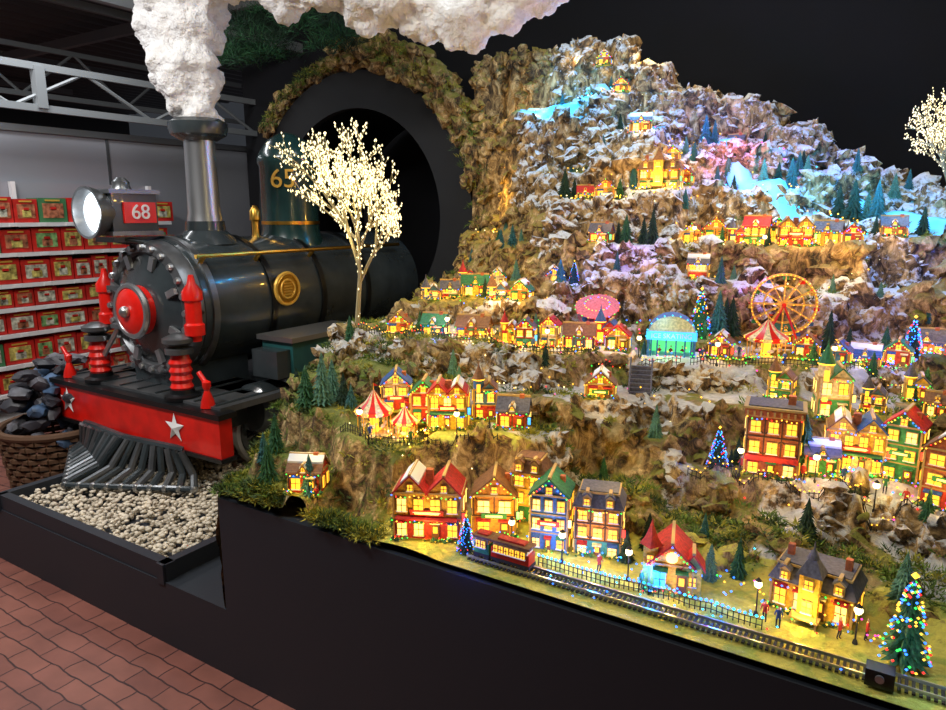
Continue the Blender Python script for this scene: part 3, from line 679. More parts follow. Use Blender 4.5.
def house(kind,w,d,h,wall,roof,style,nc,nfl):
    m=M(); T=Matrix.Identity(4)
    body(m,w,d,h,wall,nc,nfl,T,('win','win','winw','win','winw','winb' if R.random()<.15 else 'win'))
    rh=w*.45
    if kind in('shop','shopA') or R.random()<.25:
        sg=R.choice(['winr','winb','wing','winw','winr']); m.box((w*.5+.008,-d/2-.004,h*.55),(.012,.003,.026),'dark'); m.box((w*.5+.008,-d/2-.006,h*.55),(.009,.002,.022),sg)
    if style=='gable_f':
        gable(m,w,d,h,rh,wall,roof,T); window(m,0,-d/2,h+rh*.33,.014,.016,0,T); m.box((w*.28,d*.1,h+rh*.5),(.014,.014,rh*.7),'w_brick')
        bulbs(m,(-w/2-.006,-d/2-.01,h-.003),(0,-d/2-.01,h+rh),8,T); bulbs(m,(w/2+.006,-d/2-.01,h-.003),(0,-d/2-.01,h+rh),8,T)
        if w>.085:
            m.box((0,-d/2-.008,h*.52),(w*.6,.004,.014),R.choice(['w_red','w_green','w_blue'])); m.box((0,-d/2-.011,h*.52),(w*.4,.002,.005),'winw')
    elif style=='tower':
        gable(m,w*.62,d,h,rh*.7,wall,roof,Matrix.Translation((w*.18,0,0)))
        m.lathe([(w*.24,0),(w*.24,h*1.35)],wall,Matrix.Translation((-w*.3,-d*.3,0)),10)
        m.lathe([(w*.30,h*1.33),(w*.18,h*1.33+w*.25),(w*.03,h*1.33+w*.6),(.001,h*1.33+w*.8)],roof,Matrix.Translation((-w*.3,-d*.3,0)),10)
        for zz in (h*.4,h*1.05): m.box((-w*.3,-d*.3-w*.24,zz),(w*.16,.006,h*.25),'win')
        m.torus((0,0,0),w*.26,.0022,'bulb_amber',Matrix.Translation((-w*.3,-d*.3,h*1.31)),12,4)
        bulbs(m,(-w*.05,-d/2-.01,h-.003),(w*.5,-d/2-.01,h-.003),8,T)
    elif style=='gable_x':
        T2=Matrix.Rotation(pi/2,4,'Z'); gable(m,d,w,h,d*.5,wall,roof,T2)
        m.box((w*.28,0,h+d*.45),(.014,.014,.03),'w_brick'); bulbs(m,(-w/2,-d/2-.012,h-.004),(w/2,-d/2-.012,h-.004),10,T)
        g=Matrix.Translation((0,-d*.28,0)); gable(m,w*.3,d*.5,h,w*.2,wall,roof,g); window(m,0,-d*.53,h+.01,.01,.012,0,T)
    elif style=='double':
        for s in (-1,1):
            g=Matrix.Translation((s*w/4,0,0)); gable(m,w/2*.95,d,h,rh*.55,wall,R.choice([roof,'r_brown']),g); window(m,s*w/4,-d/2,h+rh*.18,.014,.016,0,T)
        m.box((0,-d/2-.01,h/nfl),(w*.9,.03,.004),R.choice(['r_red','r_green'])); m.box((0,-d/2-.005,h/nfl+.014),(w*.5,.006,.016),'w_red'); m.box((0,-d/2-.009,h/nfl+.014),(w*.36,.002,.006),'winw')
        m.box((0,0,h+rh*.3),(.02,.02,rh*.6),'w_brick')
        for zz in (h,h/nfl-.004): bulbs(m,(-w/2,-d/2-.022,zz),(w/2,-d/2-.022,zz),16,T)
    elif style=='flat':
        m.box((0,0,h+.012),(w+.016,d+.016,.02),wall); m.box((0,0,h+.024),(w+.024,d+.024,.006),'trim'); m.box((0,0,h+.028),(w,d,.004),'r_grey')
        for i in range(9): m.box(((i/8-.5)*w,-d/2-.012,h+.01),(.005,.008,.012),'trim')
        m.box((0,-d/2-.008,h/nfl),(w,.02,.014),'r_red'); m.box((w*.3,0,h+.04),(.02,.02,.03),'w_brick'); bulbs(m,(-w/2,-d/2-.018,h),(w/2,-d/2-.018,h),12,T)
    elif style in('mansard','manor'):
        z1=h+.035
        frus(m,w+.016,d+.016,h,w-.02,d-.02,z1,roof); m.box((0,0,z1+.002),(w-.012,d-.012,.005),'trim'); m.box((0,0,z1+.005),(w-.02,d-.02,.004),roof)
        for i in range(max(2,nc-1)):
            x=(i+.5)/max(2,nc-1)*w-w/2; m.box((x,-d/2+.002,h+.017),(.022,.02,.024),'trim'); window(m,x,-d/2-.008,h+.017,.012,.014,0,T)
            gable(m,.024,.024,h+.029,.01,'trim',roof,Matrix.Translation((x,-d/2+.002,0)),False,.002)
        if style=='manor':
            tw=.042; m.box((0,-d/2-.008,(h+.04)/2),(tw,.04,h+.04),wall); window(m,0,-d/2-.028,h*.55,.018,.026,0,T); window(m,0,-d/2-.028,h+.02,.016,.018,0,T)
            frus(m,tw+.012,.05,h+.04,.018,.02,h+.075,roof,0,-d/2-.008); m.lathe([(.012,0),(.010,.01),(.003,.022),(.001,.04)],roof,Matrix.Translation((0,-d/2-.008,h+.075)),10)
            m.box((0,-d/2-.04,.02),(.06,.03,.003),'trim')
            for s in (-1,1): m.cyl((s*.025,-d/2-.05,0),(s*.025,-d/2-.05,.035),.002,'trim',n=6)
            for s in (-1,1): m.box((s*w*.36,0,z1+.015),(.014,.014,.035),'w_brick')
        bulbs(m,(-w/2,-d/2-.014,h-.004),(w/2,-d/2-.014,h-.004),14,T)
    elif style=='chapel':
        gable(m,w,d,h,rh*1.1,wall,roof,T,False); bx=-w*.5; m.box((bx,-d*.35,h*.75),(.034,.034,h*1.5),wall); window(m,bx,-d*.35-.017,h*1.1,.014,.02,0,T)
        m.lathe([(.028,0),(.015,.02),(.006,.045),(.001,.065)],roof,Matrix.Translation((bx,-d*.35,h*1.5)),4)
        bx=w*.5; m.box((bx,-d*.3,h*.5),(.04,.04,h),wall); gable(m,.042,.042,h,.03,wall,roof,Matrix.Translation((bx,-d*.3,0)),False); window(m,bx,-d*.3-.02,h*.5,.014,.02,0,T)
        m.lathe([(.014,0),(.014,.004)],'winw',Matrix.Translation((0,-d/2-.002,h+rh*.45))@Matrix.Rotation(pi/2,4,'X'),16)
        c3=('bulb_red','bulb_blue','bulb_green'); bulbs(m,(-w/2-.006,-d/2-.01,h-.003),(0,-d/2-.01,h+rh*1.1),9,T,c3); bulbs(m,(w/2+.006,-d/2-.01,h-.003),(0,-d/2-.01,h+rh*1.1),9,T,c3)
    return m
NM={'shopA':'village_shop','shop':'village_shop','chapel':'village_chapel','manor':'mansard_manor','cot':'village_cottage','brick':'brick_townhouse'}
for k_,x,y,w,d,h,wa,ro,st,nc,nfl in HOUSES:
    rz=math.atan2(-x,y)*.75+R.uniform(-.2,.2)
    if k_=='shopA': rz=.45
    z=tz(x,y)
    house(k_,w,d,h,wa,ro,st,nc,nfl).obj(NM[k_],(x,y,z-.003),rz,smooth=False)
    fx,fy=math.sin(rz),-math.cos(rz)
    e=.20*(w/.12)*(1+.5*(y>3))
    light('POINT',(x+fx*(d/2+.06),y+fy*(d/2+.06),z+h*.35+.01),e*(1.3 if y<1.75 else 1),(1,.58,.12),'house_glow',.006)
    if w>.07: light('POINT',(x+fx*.01+.03,y+fy*.01,z+h+w*.5+.035),e*.8,(1,.62,.15),'house_glow',.006)  # extra light added above the roof to brighten the rocks behind
def tent(r,h,name,x,y):
    m=M(); n=16
    m.lathe([(r*1.05,0),(r*1.05,.006)],'w_cream',None,24)
    for i in range(8):
        a=2*pi*i/8; m.cyl((r*.95*math.cos(a),r*.95*math.sin(a),0),(r*.95*math.cos(a),r*.95*math.sin(a),h*.5),.002,'gold_paint',n=6)
    m.lathe([(r*.25,0),(r*.25,h*.5)],'win',None,12)
    for i in range(n):
        a,b_=2*pi*i/n,2*pi*(i+1)/n; mt='red_paint' if i%2 else 'w_cream'
        p=[]
        for aa in (a,b_):
            c,s=math.cos(aa),math.sin(aa); p+=[(r*1.1*c,r*1.1*s,h*.44),(r*1.1*c,r*1.1*s,h*.53),(r*.5*c,r*.5*s,h*.7),(.002*c,.002*s,h*.95)]
        m.add(p,[(0,4,5,1),(1,5,6,2),(2,6,7,3)],mt)
        m.octa((r*1.12*math.cos(a),r*1.12*math.sin(a),h*.5),.003,'bulb_amber')
    m.cyl((0,0,h*.9),(0,0,h*1.1),.0012,'gold_paint',n=5); m.add([(0,0,h*1.1),(.02,0,h*1.06),(0,0,h*1.03)],[(0,1,2)],'red_paint')
    for i in range(6):
        a=2*pi*i/6; T=Matrix.Translation((r*.65*math.cos(a),r*.65*math.sin(a),h*.2))@Matrix.Rotation(a,4,'Z')
        m.ball((0,0,0),.008,'white_paint',8,T,(.6,1.6,.8)); m.ball((0,.012,.009),.005,'white_paint',8,T); m.cyl((0,0,-.03),(0,0,.05),.001,'gold_paint',n=4,T=T)
    z=tz(x,y); m.obj(name,(x,y,z)); light('POINT',(x+r*.9,y-r*1.4,z+h*.35),.15,(1,.6,.15),'tent_glow')
tent(.055,.15,'carousel_tent',-1.41,1.66); tent(.04,.11,'carousel_tent',-1.31,1.69); tent(.07,.15,'merry_go_round',-.43,2.74)
m=M(); Rw=.115; T=Matrix.Translation((0,0,.165))@Matrix.Rotation(pi/2,4,'X')
for yy in (-.018,.018):
    m.torus((0,0,yy),Rw,.0035,'gold_paint',T,40); m.torus((0,0,yy),Rw*.62,.002,'gold_paint',T,32)
    for i in range(12):
        a=2*pi*i/12; m.cyl((0,0,yy),(Rw*math.cos(a),Rw*math.sin(a),yy),.002,'gold_paint',n=5,T=T)
for i in range(12):
    a=2*pi*i/12; cx,cz=Rw*math.cos(a),Rw*math.sin(a); m.cyl((cx,cz,-.02),(cx,cz,.02),.002,'gold_paint',n=5,T=T)
    m.box((cx,0,.165+cz-.014),(.02,.024,.012),R.choice(['red_paint','w_blue','w_green','w_yellow'])); m.box((cx,0,.165+cz),(.022,.026,.003),'red_paint')
    for j in range(4): m.octa((Rw*math.cos(a+j*.13),-.023,.165+Rw*math.sin(a+j*.13)),.0026,'bulb_amber')
    for j in (.3,.6,.8): m.octa((Rw*j*math.cos(a),-.021,.165+Rw*j*math.sin(a)),.0022,'bulb_amber')
for s in (-1,1):
    for yy in (-.03,.03): m.cyl((s*.07,yy,0),(0,yy,.165),.004,'red_paint',n=6)
m.cyl((0,-.035,.165),(0,.035,.165),.008,'red_paint'); m.box((0,0,.004),(.18,.1,.01),'wood')
m.obj('ferris_wheel',(-.405,2.9,tz(-.405,2.9)),.2)
light('POINT',(-.40,2.80,1.33),.3,(1,.6,.12),'wheel_glow')
m=M()
m.box((0,0,.005),(.2,.14,.012),'snow')
for i in range(8):
    a=pi*i/7; m.cyl((-.07*math.cos(a)*1.1,-.05,.08+.0),( -.07*math.cos(a)*1.1,-.05,.0),.003,'w_blue',n=6)
for i in range(10):
    a0=pi*i/10;a1=pi*(i+1)/10; p=[(-.085*math.cos(a),yy,.085+.075*math.sin(a)) for a in (a0,a1) for yy in (-.06,.06)]
    m.add(p,[(0,1,3,2)],'w_blue'); m.add([(0,-.058,.085),(-.085*math.cos(a0),-.058,.085+.075*math.sin(a0)),(-.085*math.cos(a1),-.058,.085+.075*math.sin(a1))],[(0,2,1)],'w_cream')
    m.octa((-.088*math.cos(a0),-.064,.085+.078*math.sin(a0)),.003,'bulb_cyan')
m.box((0,.055,.045),(.16,.006,.085),'wing'); m.box((0,-.06,.088),(.175,.01,.03),'winb'); m.box((-.08,0,.04),(.008,.11,.08),'w_blue'); m.box((.08,0,.04),(.008,.11,.08),'w_blue')
for xx in (-.04,0,.04): m.octa((xx,-.02,.03),.009,'coat_red'); m.octa((xx,-.02,.044),.005,'skin')
sk=m.obj('ice_skating_pavilion',(-.72,2.52,tz(-.72,2.5)),.28)
text('ICE SKATING',.024,'white_paint','sign',Matrix.Translation((0,-.067,.088))@Matrix.Rotation(pi/2,4,'X'),sk,.0006)
light('POINT',(-.70,2.42,1.13),.15,(.4,1,.3),'rink_glow'); light('POINT',(-.73,2.42,1.23),.1,(.1,.5,1),'rink_glow')
m=M(); m.lathe([(.075,.0),(.08,.01)],'w_pink',None,24); m.lathe([(.02,0),(.02,.05)],'w_blue'); m.lathe([(.085,.05),(.09,.055),(.03,.07)],'w_pink',None,24)
for i in range(20):
    a=2*pi*i/20; m.octa((.09*math.cos(a),.09*math.sin(a),.055),.003,R.choice(MIXB)); m.octa((.05*math.cos(a),.05*math.sin(a),.066),.003,R.choice(MIXB))
for i in range(8):
    a=2*pi*i/8; m.ball((.065*math.cos(a),.065*math.sin(a),.022),.012,R.choice(['red_paint','w_blue','w_yellow']),8)
o=m.obj('spinning_cup_ride',(-1.07,2.67,tz(-1.07,2.67)+.03)); o.rotation_euler=(.45,0,.3)
m=M()
for i in range(8): m.box((0,i*.014,.006+i*.012),(.07,.016,.012+i*.0),'r_grey'); m.box((0,i*.014+.02,.0+i*.006),(.066,.05,i*.012+.01),'r_grey')
for s in (-1,1): m.cyl((s*.036,-.01,.03),(s*.036,.1,.125),.003,'r_grey',n=6)
m.obj('stone_staircase',(-.73,2.22,tz(-.73,2.2)-.01),.3)
# ------------------------------------------------------------ evergreen trees
def fir(mt,seed,lit=None,layers=12,wd=.27):
    r=random.Random(seed); m=M(); m.cyl((0,0,0),(0,0,.25),.03,'bark',.02,6)
    for l in range(layers):
        t=l/layers; z0=.1+.85*t; rad=wd*(1-t)**.85+.02; z1=z0+.19*(1-t*.4); n=22; off=r.uniform(0,1)
        vs=[];fs=[]
        for i in range(n):
            a=2*pi*(i+off)/n; q=rad*(1 if i%2 else .6)*r.uniform(.8,1.15); vs.append((q*math.cos(a),q*math.sin(a),z0-(.035 if i%2 else 0)+r.uniform(-.01,.01)))
        vs.append((0,0,min(z1,1.02))); fs=[(i,(i+1)%n,n) for i in range(n)]; m.add(vs,fs,mt)
        m.add([(x*.75,y*.75,z+.035) for x,y,z in vs[:-1]]+[(0,0,z1)],fs,'pine_frost' if l%2 and mt!='pine_dark' else mt)
    if lit:
        for i in range(150):
            t=r.random(); a=r.uniform(0,6.28); rad=(wd*(1-t)**.85+.03); m.octa((rad*math.cos(a),rad*math.sin(a),.1+.85*t),.016,r.choice(lit))
        m.octa((0,0,1.03),.04,'bulb_amber')
    return m.mesh('evergreen_tree',smooth=False)
FIR=[fir('pine',1),fir('pine_blue',2),fir('pine_frost',3),fir('pine_dark',4),fir('pine_frost',5)]
XT=[fir('pine',6,('bulb_blue','bulb_red','bulb_green','bulb_blue','bulb_amber'),12,.21),fir('pine_dark',8,('bulb_blue','bulb_cyan','bulb_blue','bulb_blue','bulb_red'),12,.22)]
TR=[(-1.69,1.46,.16),(-1.75,1.5,.11),(-1.49,1.445,.14),(-1.77,1.57,.15),(-1.73,1.68,.17),(-1.68,1.71,.20),(-1.62,1.75,.13),(-1.70,1.78,.16),(-1.56,1.72,.1),(-.56,1.66,.10),(-.53,1.75,.12),(-.35,1.68,.11),(-.29,1.72,.12),(.06,1.75,.13),
(-.21,2.13,.19),(-.385,2.12,.1),(.08,2.74,.13),(.05,2.7,.09),(-.17,2.9,.14),(-.62,2.8,.2),(-.58,2.85,.17),(-.24,2.93,.19),(-.27,2.75,.10),(-.08,2.75,.1),(-1.65,2.24,.1),(-1.76,3.2,.14),(-1.72,3.22,.11),(-1.8,3.15,.12),(-1.3,2.8,.13),(-1.25,2.83,.11),(-.98,3.05,.17),(-1.1,3.05,.15),(-1.03,3.08,.13),(-1.14,3.06,.12),(-1.52,3.3,.17),(-1.48,3.33,.13),(-1.2,3.4,.14),(-1.25,3.35,.12),(-.64,3.6,.17),(-.58,3.64,.15),(-.52,3.62,.16),(-.31,3.6,.17),(-.25,3.58,.2),(-.16,3.6,.2),(-.2,3.66,.16),(-.97,3.8,.18),(-.93,3.82,.15),(-.93,3.35,.11),(-.73,3.25,.10),(-.54,3.27,.10),(-.15,3.45,.1),(.02,3.55,.14),(-1.95,2.6,.1),(-1.55,2.58,.1),(-1.75,3.74,.12),(-1.82,3.78,.1),(-1.53,3.9,.11),(-1.40,3.72,.12),(-1.05,3.74,.1),(-.5,3.8,.12),(-.4,2.1,.07),(-.85,3.6,.12),(-.82,3.68,.12),(-1.0,2.47,.07),(-.8,2.46,.08),(.1,2.05,.1),(-1.05,1.9,.08)]
k0=len(TR); R3=random.Random(3)
for _ in range(3000):
    if len(TR)>=k0+48: break
    y=R3.uniform(1.78,3.95); x=R3.uniform(-2.0,.15)
    if any((x-a)**2+(y-b_)**2<(c+.015)**2 for a,b_,c in padl) or any((x-a)**2+(y-b_)**2<c*c for a,b_,c in TWX): continue
    if any((x-t[0])**2+(y-t[1])**2<.003 for t in TR): continue
    # keep clear of the view lanes just in front of houses
    if any(-.17<y-h[2]<0 and abs(x-h[1])<.09 for h in HOUSES): continue
    TR.append((x,y,R3.uniform(.07,.13)))
for x,y,h in TR:
    k_=R.choice([0,1,2,3,3]) if y<3.4 else R.choice([1,1,3,4])
    w=h*R.uniform(.75,1.0); put(FIR[k_],'evergreen_tree',(x,y,tz(x,y)-.012),R.uniform(0,6),(w,w,h))
for x,y,h,k_ in [(.07,1.55,.2,0),(-.95,1.485,.11,1),(-.43,2.06,.13,1),(-.68,2.76,.19,0),(.03,3.0,.16,1),(-1.27,2.88,.10,1)]:
    z=tz(x,y); put(XT[k_],'lit_christmas_tree',(x,y,z-.004),R.uniform(0,6),(h,h,h)); light('POINT',(x+.04,y-.1,z+h*.4),.3,(.03,.12,1) if k_ else (.3,.5,.7),'tree_glow')
# ------------------------------------------------------------ glowing twig trees
def twig():
    r=random.Random(5); m=M(); leds=[]
    def grow(p,d,L0,rad,dep):
        q=p+d*L0; m.cyl(p,q,rad,'bark_pale',rad*.7,5)
        for i in range(int(L0/(.0125 if dep<4 else .02))):
            t=r.random(); leds.append(p.lerp(q,t)+Vector((r.gauss(0,1),r.gauss(0,1),r.gauss(0,1)))*(.008))
        if dep==0: leds.append(q); return
        for k in range(4 if dep==5 else 3):
            sp=.62 if dep>=4 else .74
            az=r.uniform(0,2.1)+k*(1.6 if dep==5 else 2.1); nd=(d+Vector((math.cos(az),math.sin(az),r.gauss(0,.35)))*sp+Vector((0,0,.05))).normalized()
            grow(q if k==1 else p.lerp(q,.75 if dep<5 else .8),nd,L0*r.uniform(.66,.86)*(1.15 if k==1 and dep>3 else 1),rad*.62,dep-1)
    grow(Vector((0,0,0)),Vector((0,0,1)),.19,.016,5)
    cx=sum(p.x for p in leds)/len(leds); cy=sum(p.y for p in leds)/len(leds); zt=max(p.z for p in leds)
    f=lambda z: min(1,max(0,z/zt*1.8))
    for p in leds: m.octa((p.x-cx*f(p.z),p.y-cy*f(p.z),p.z),.0042,'led_tree')
    k=len(leds)*6; m.v[:-k]=[(x-cx*f(z),y-cy*f(z),z) for x,y,z in m.v[:-k]]
    return m
tw=twig().mesh('glowing_twig_tree')
zs=[v.co.z for v in tw.vertices]; xs=[v.co.x for v in tw.vertices]; ht=max(zs); wd_=max(xs)-min(xs)
s1=.83/ht; sw=min(s1*1.2,.52/wd_)
put(tw,'illuminated_twig_tree',(-1.93,2.18,tz(-1.93,2.18)-.01),.5,(sw,sw,s1))
put(tw,'illuminated_twig_tree',(.11,3.95,tz(.1,3.95)-.08),2.2,(sw*.95,sw*.95,s1*.82))
for dz,dx in ((.35,0),(.5,.1),(.6,-.1)): light('POINT',(-1.93+dx,2.1,1.13+dz),.45,(1,.8,.4),'tree_glow',.01)
light('POINT',(.1,3.85,2.1),.8,(1,.8,.4),'tree_glow',.01)
# ------------------------------------------------------------ railway
m=M(); ry=1.475; z0=.695
for x in np.arange(-.92,1.0,.012): m.box((x,ry,z0+.002),(.006,.055,.004),'dark')
for s in (-.018,.018): m.box((.04,ry+s,z0+.007),(1.94,.003,.007),'steel')
m.obj('railway_track',smooth=False)
m=M()
for ox,L_,bc in ((0,.11,'red_paint'),(-.085,.045,'w_green')):
    T=Matrix.Translation((ox,0,0)); k=L_/.11
    m.box((0,0,.035),(L_,.036,.03),bc,T=T); m.box((0,0,.018),(L_+.004,.038,.008),'dark',T=T); m.box((0,0,.056),(L_*.9,.034,.014),'w_cream',T=T); m.box((0,0,.068),(L_+.006,.042,.006),'r_brown',T=T); m.box((0,0,.073),(L_*.7,.024,.006),'r_red',T=T)
    for i in range(int(6*k)): window(m,(i-(int(6*k)-1)/2)*.016,-.018,.05,.010,.016,0,T,'win')
    for x in (-L_*.33,L_*.33):
        for s in (-1,1): m.cyl((x,s*.014,.008),(x,s*.018,.008),.008,'dark',n=12,T=T)
m.obj('miniature_tram',(-.80,ry,z0+.003),0,smooth=False)
m=M(); m.box((.03,1.45,.715),(.05,.035,.035),'black_satin'); m.cyl((.03,1.43,.72),(.03,1.425,.72),.008,'steel'); m.obj('track_controller',smooth=False)
def fence(name,pts,lit=None,br_=.0028):
    m=M()
    for (x0,y0),(x1,y1) in zip(pts[:-1],pts[1:]):
        L_=math.hypot(x1-x0,y1-y0); n=max(2,int(L_/.012)); pr=None
        for i in range(n+1):
            t=i/n; x=x0+(x1-x0)*t; y=y0+(y1-y0)*t; z=tz(x,y)
            m.box((x,y,z+.014),(.002,.002,.03),'dark')
            if pr:
                for hh in (.01,.024): m.cyl((pr[0],pr[1],pr[2]+hh),(x,y,z+hh),.0011,'dark',n=4)
            if lit: m.octa((x,y,z+.03),br_,R.choice(lit))
            pr=(x,y,z)
    m.obj(name,smooth=False)
fence('picket_fence',[(-.75,1.525),(-.2,1.53)],('bulb_blue','bulb_blue','bulb_cyan'),.0042)
fence('picket_fence',[(-1.5,1.6),(-1.36,1.57),(-1.2,1.66),(-1.0,1.74)])
fence('picket_fence',[(-1.85,2.1),(-1.6,2.12),(-1.4,2.15),(-1.1,2.24),(-.8,2.36),(-.65,2.4)],('bulb_amber','bulb_red'))
fence('picket_fence',[(-.62,2.42),(-.4,2.62),(-.1,2.72),(.1,2.8)],('bulb_amber','bulb_green'))
fence('picket_fence',[(-.5,2.0),(-.2,2.03),(.1,2.06)],('bulb_amber',))
m=M(); m.lathe([(.006,0),(.004,.008),(.0018,.012),(.0018,.07)],'dark',None,8); m.ball((0,0,.078),.0095,'led_warm',8); m.lathe([(.008,0),(.001,.008)],'dark',Matrix.Translation((0,0,.086)),8)
lm=m.mesh('street_lamp')
for x,y in [(-1.19,1.5),(-.85,1.56),(-.7,1.56),(-.52,1.56),(-.22,1.57),(-.02,1.57),(-.36,2.02),(-.17,2.08),(-.02,2.08),(-1.47,2.17),(-1.1,2.27),(-.8,2.4),(-.55,2.5),(-.2,2.7),(-1.4,1.58),(-1.12,1.7),(-.85,3.24),(-.55,3.24)]:
    put(lm,'street_lamp',(x,y,tz(x,y)),0,1.0)
    if y<2.3: light('POINT',(x+.0,y-.014,tz(x,y)+.078),.16,(1,.72,.2),'lamp_glow',.003)
# ------------------------------------------------------------ figurines
def person(coat,pose):
    J=[(0,0,.9),(0,0,1.1),(0,0,1.35),(0,0,1.5),(0,-.01,1.62),(0,-.01,1.72), (.19,0,1.38),(.26,-.02,1.12),(.24,-.14*pose,.88),(-.19,0,1.38),(-.27,-.02,1.12),(-.25,-.3*pose,.98),
       (.1,0,.86),(.11,-.05*pose,.47),(.11,.04,.06),(.12,-.12,.03),(-.1,0,.86),(-.11,.05,.47),(-.11,.12*pose,.06),(-.12,.0,.03)]
    E=[(0,1),(1,2),(2,3),(3,4),(4,5),(2,6),(6,7),(7,8),(2,9),(9,10),(10,11),(0,12),(12,13),(13,14),(14,15),(0,16),(16,17),(17,18),(18,19)]
    rad=[.15,.14,.16,.07,.11,.08,.075,.06,.04,.075,.06,.04,.1,.07,.05,.045,.1,.07,.05,.045]
    me=bpy.data.meshes.new('p'); me.from_pydata(J,E,[]); o=bpy.data.objects.new('p',me); COL.objects.link(o)
    md=o.modifiers.new('s','SKIN')
    for i,r in enumerate(rad): me.skin_vertices[0].data[i].radius=(r,r*.85)
    me.skin_vertices[0].data[0].use_root=True
    ss=o.modifiers.new('ss','SUBSURF'); ss.levels=1
    dg=bpy.context.evaluated_depsgraph_get(); m2=bpy.data.meshes.new_from_object(o.evaluated_get(dg)); bpy.data.objects.remove(o)
    for n in (coat,'trouser','skin','dark'): m2.materials.append(MATS[n])
    for p in m2.polygons:
        z=p.center.z; r=abs(p.center.x)
        p.material_index= 3 if z>1.70 or z<.1 else 2 if z>1.47 else 1 if z<.72 else (2 if (r>.2 and z<1.0) else 0)
        p.use_smooth=True
    return m2
try:
    PP=[person('coat_red',1),person('coat_blue',.2),person('coat_green',1)]
    for x,y in [(-1.02,1.53),(-.6,1.57),(-.48,1.54),(-.2,1.56),(-.17,1.55),(-.05,1.57),(.0,1.6),(-1.16,1.46),(-1.19,1.47),(-.36,2.05),(-.2,2.07),(-.14,2.11),(-.1,2.1),(.0,2.1),(.05,2.08),(-1.3,2.19),(-1.15,2.26),(-.95,2.37),(-.6,2.5),(-.5,2.62),(-.35,2.64),(-1.36,1.58),(-1.25,1.64),(-1.46,1.44)]:
        put(R.choice(PP),'figurine_person',(x,y,tz(x,y)),R.uniform(-.6,1.6),.03)
except Exception as ex: print('person',ex)
# ------------------------------------------------------------ fairy lights
m=M()
def scatter(cx,cy,r,n,cols,rr=.0029,up=.03):
    for _ in range(n):
        x=cx+R.gauss(0,r); y=cy+R.gauss(0,r*.5); y=min(max(y,1.43),4.1); x=max(x,float(np.interp(y,xl_y,xl_x))+.03)
        m.octa((x,y,tz(x,y)+R.uniform(.005,up)),rr*(1+.2*(y-1.5)),R.choice(cols))
mc=('bulb_red','bulb_green','bulb_blue','bulb_amber','bulb_amber','bulb_pink')
wc=('bulb_amber','bulb_amber','led_warm')
for c in [(-.45,1.57,.2,60,('bulb_blue','bulb_cyan','bulb_blue')),(-1.3,1.68,.1,90,wc),(-1.2,2.25,.25,120,wc),(-1.1,2.4,.25,90,mc),(-.6,2.65,.2,140,mc),(-.12,2.9,.12,170,('bulb_blue','bulb_red','bulb_green','bulb_blue')),(.05,3.0,.07,90,('bulb_blue','bulb_red')),(-1.07,3.35,.12,80,wc),(-.6,3.3,.2,130,wc),(-.3,3.5,.12,60,('bulb_amber','bulb_cyan')),(-1.4,3.35,.15,60,wc),(-1.7,3.8,.15,60,('bulb_cyan','led_warm')),(-1.3,3.8,.2,110,wc),(-.8,3.7,.2,70,('bulb_cyan','bulb_pink','bulb_amber')),(-.1,2.15,.12,140,mc),(-.1,1.62,.1,60,mc),(-2.1,3.6,.1,40,wc)]: scatter(*c)
m.obj('fairy_lights',smooth=False)
CY=(.0,.42,1);GO=(1,.6,.1);BL=(.03,.10,1);PU=(.45,.05,1)
for x,y,z,e,c in [(-1.85,3.58,2.28,3.5,CY),(-1.66,3.62,2.33,3.5,CY),(-1.28,3.64,2.16,2,CY),(-.97,3.7,2.10,2.6,(.01,.15,1)),(-.76,3.55,1.95,2,(1,.03,.45)),(-.6,3.46,1.87,3.5,CY),(-.42,3.38,1.76,2.6,CY),(-.22,3.46,1.77,3.2,CY),(0,3.46,1.76,3.6,CY),(-.36,3.7,2.0,2,BL),(-1.33,3.9,2.47,1,GO),(-1.0,3.95,2.4,.9,GO),(-.1,2.74,1.22,1,BL),(.02,2.9,1.24,1.2,BL),(-.6,3.2,1.6,.8,GO),(-1.1,3.22,1.87,.9,GO),(-2.05,3.45,1.7,1.6,GO),(-2.15,3.5,1.4,1,GO),(-2.1,3.7,2.2,1.4,GO),(-1.75,3.85,2.45,.4,GO),
   (-1.4,2.4,1.32,.8,GO),(-1.0,2.55,1.3,.5,(1,.15,.3)),(-.45,1.53,.75,.6,(.01,.16,1)),(-.60,1.53,.75,.6,(.01,.2,1)),(-.3,1.53,.75,.5,(.01,.16,1)),(-.72,1.55,.75,.35,(.02,.2,1)),(-1.25,1.6,1.05,.35,GO),(-.2,3.15,1.47,.9,GO),(-.6,1.81,.93,.5,(1,.66,.1)),(-.35,3.05,1.42,.6,GO),(-1.5,2.45,1.42,.8,GO),(-1.95,2.5,1.27,.6,GO),(-.3,1.86,.9,.3,GO),(-.5,2.3,1.15,.4,GO),(-.05,2.5,1.2,.4,GO),(-1.3,1.96,1.12,.3,GO),(-.5,2.9,1.37,.9,PU),(-1.0,2.85,1.5,.6,PU),(-.15,2.10,1.0,.4,(.05,.15,1)),(-1.48,2.12,1.2,.5,BL),(-.95,2.3,1.22,.3,PU),(-1.33,1.6,1.0,.12,BL),(-1.25,2.75,1.42,.5,BL),(.05,3.3,1.5,.8,BL)]:
    light('POINT',(x,y,z),e,c,'slope_spot',.008)
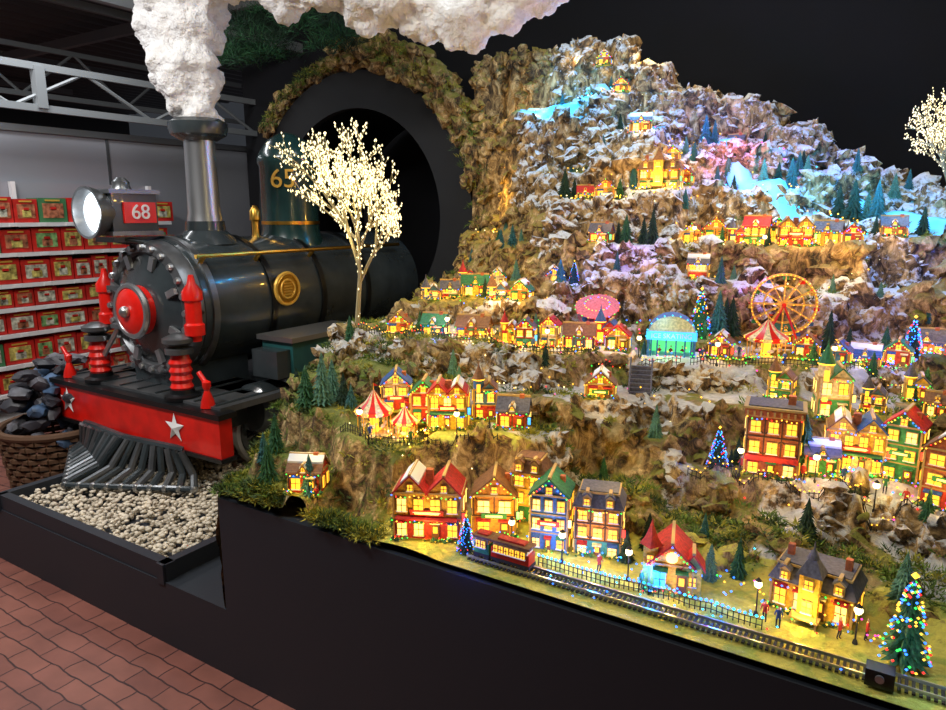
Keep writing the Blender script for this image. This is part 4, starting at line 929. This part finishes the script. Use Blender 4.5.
# ------------------------------------------------------------ basket and bundles
m=M(); mat('wicker',(.12,.06,.03),.7)
bx,by=-4.08,2.02
for k in range(11):
    z=.02+k*.036; r=.24+.05*k/10
    for i in range(36):
        a0=2*pi*i/36;a1=2*pi*(i+1)/36; d0=.008*(1 if (i+k)%2 else -1)
        m.cyl(((r+d0)*math.cos(a0),(r+d0)*math.sin(a0),z),((r-d0)*math.cos(a1),(r-d0)*math.sin(a1),z),.016,'wicker',n=5)
for i in range(18):
    a=2*pi*i/18; m.cyl((.24*math.cos(a),.24*math.sin(a),0),(.29*math.cos(a),.29*math.sin(a),.4),.008,'wood',n=5)
m.torus((0,0,.41),.295,.022,'wicker',None,36,8); m.lathe([(.24,.0),(.24,.01)],'wicker')
m.obj('wicker_basket',(bx,by,0))
mat('wrap_blue',(.06,.11,.2),.5,nz=(14,.8)); mat('wrap_grey',(.13,.13,.15),.5,nz=(14,.8)); mat('wrap_dark',(.035,.035,.045),.5)
m=M()
for i in range(75):
    x,y=bx+R.uniform(-.24,.26),by+R.uniform(-.2,.28); z=.32+R.uniform(0,.5)*(1-((x-bx)**2+(y-by)**2)*6)
    q=Matrix.Translation((x,y,max(.25,z)))@Matrix.Rotation(R.uniform(0,6),4,'Z')@Matrix.Rotation(R.uniform(-1,1),4,'X')
    v=[tuple(Vector(p)*(1+.5*noise.noise(Vector(p)*2.5+Vector((i*3,0,0))))) for p in I2]
    m.add([(a*.07,b_*.045,c*.035) for a,b_,c in v],F2,R.choice(['wrap_blue','wrap_grey','wrap_dark','wrap_dark']),q)
m.obj('pile_of_wrapped_bundles',ang=30)
# ------------------------------------------------------------ lighting
w=bpy.data.worlds.new('world'); scene.world=w; w.use_nodes=True; w.node_tree.nodes['Background'].inputs['Color'].default_value=(.5,.55,.65,1); w.node_tree.nodes['Background'].inputs['Strength'].default_value=.06
light('AREA',(-3.0,.2,3.4),88,(1,.97,.94),'ceiling_lamp',1.5,(math.radians(22),0,0),.4)
light('AREA',(-5.0,2.0,3.3),48,(.95,.97,1),'ceiling_lamp',.4,(0,0,0),2.5)
light('AREA',(-9,2,3.3),80,(.9,.95,1),'ceiling_lamp',.5,(0,0,0),3)
light('AREA',(-.4,1.4,3.9),32,(1,.91,.74),'ceiling_lamp',1.6,(math.radians(22),0,0),.5)
light('AREA',(-1.0,2.9,3.9),22,(.88,.94,1),'ceiling_lamp',1.6,(math.radians(14),0,0),.4)
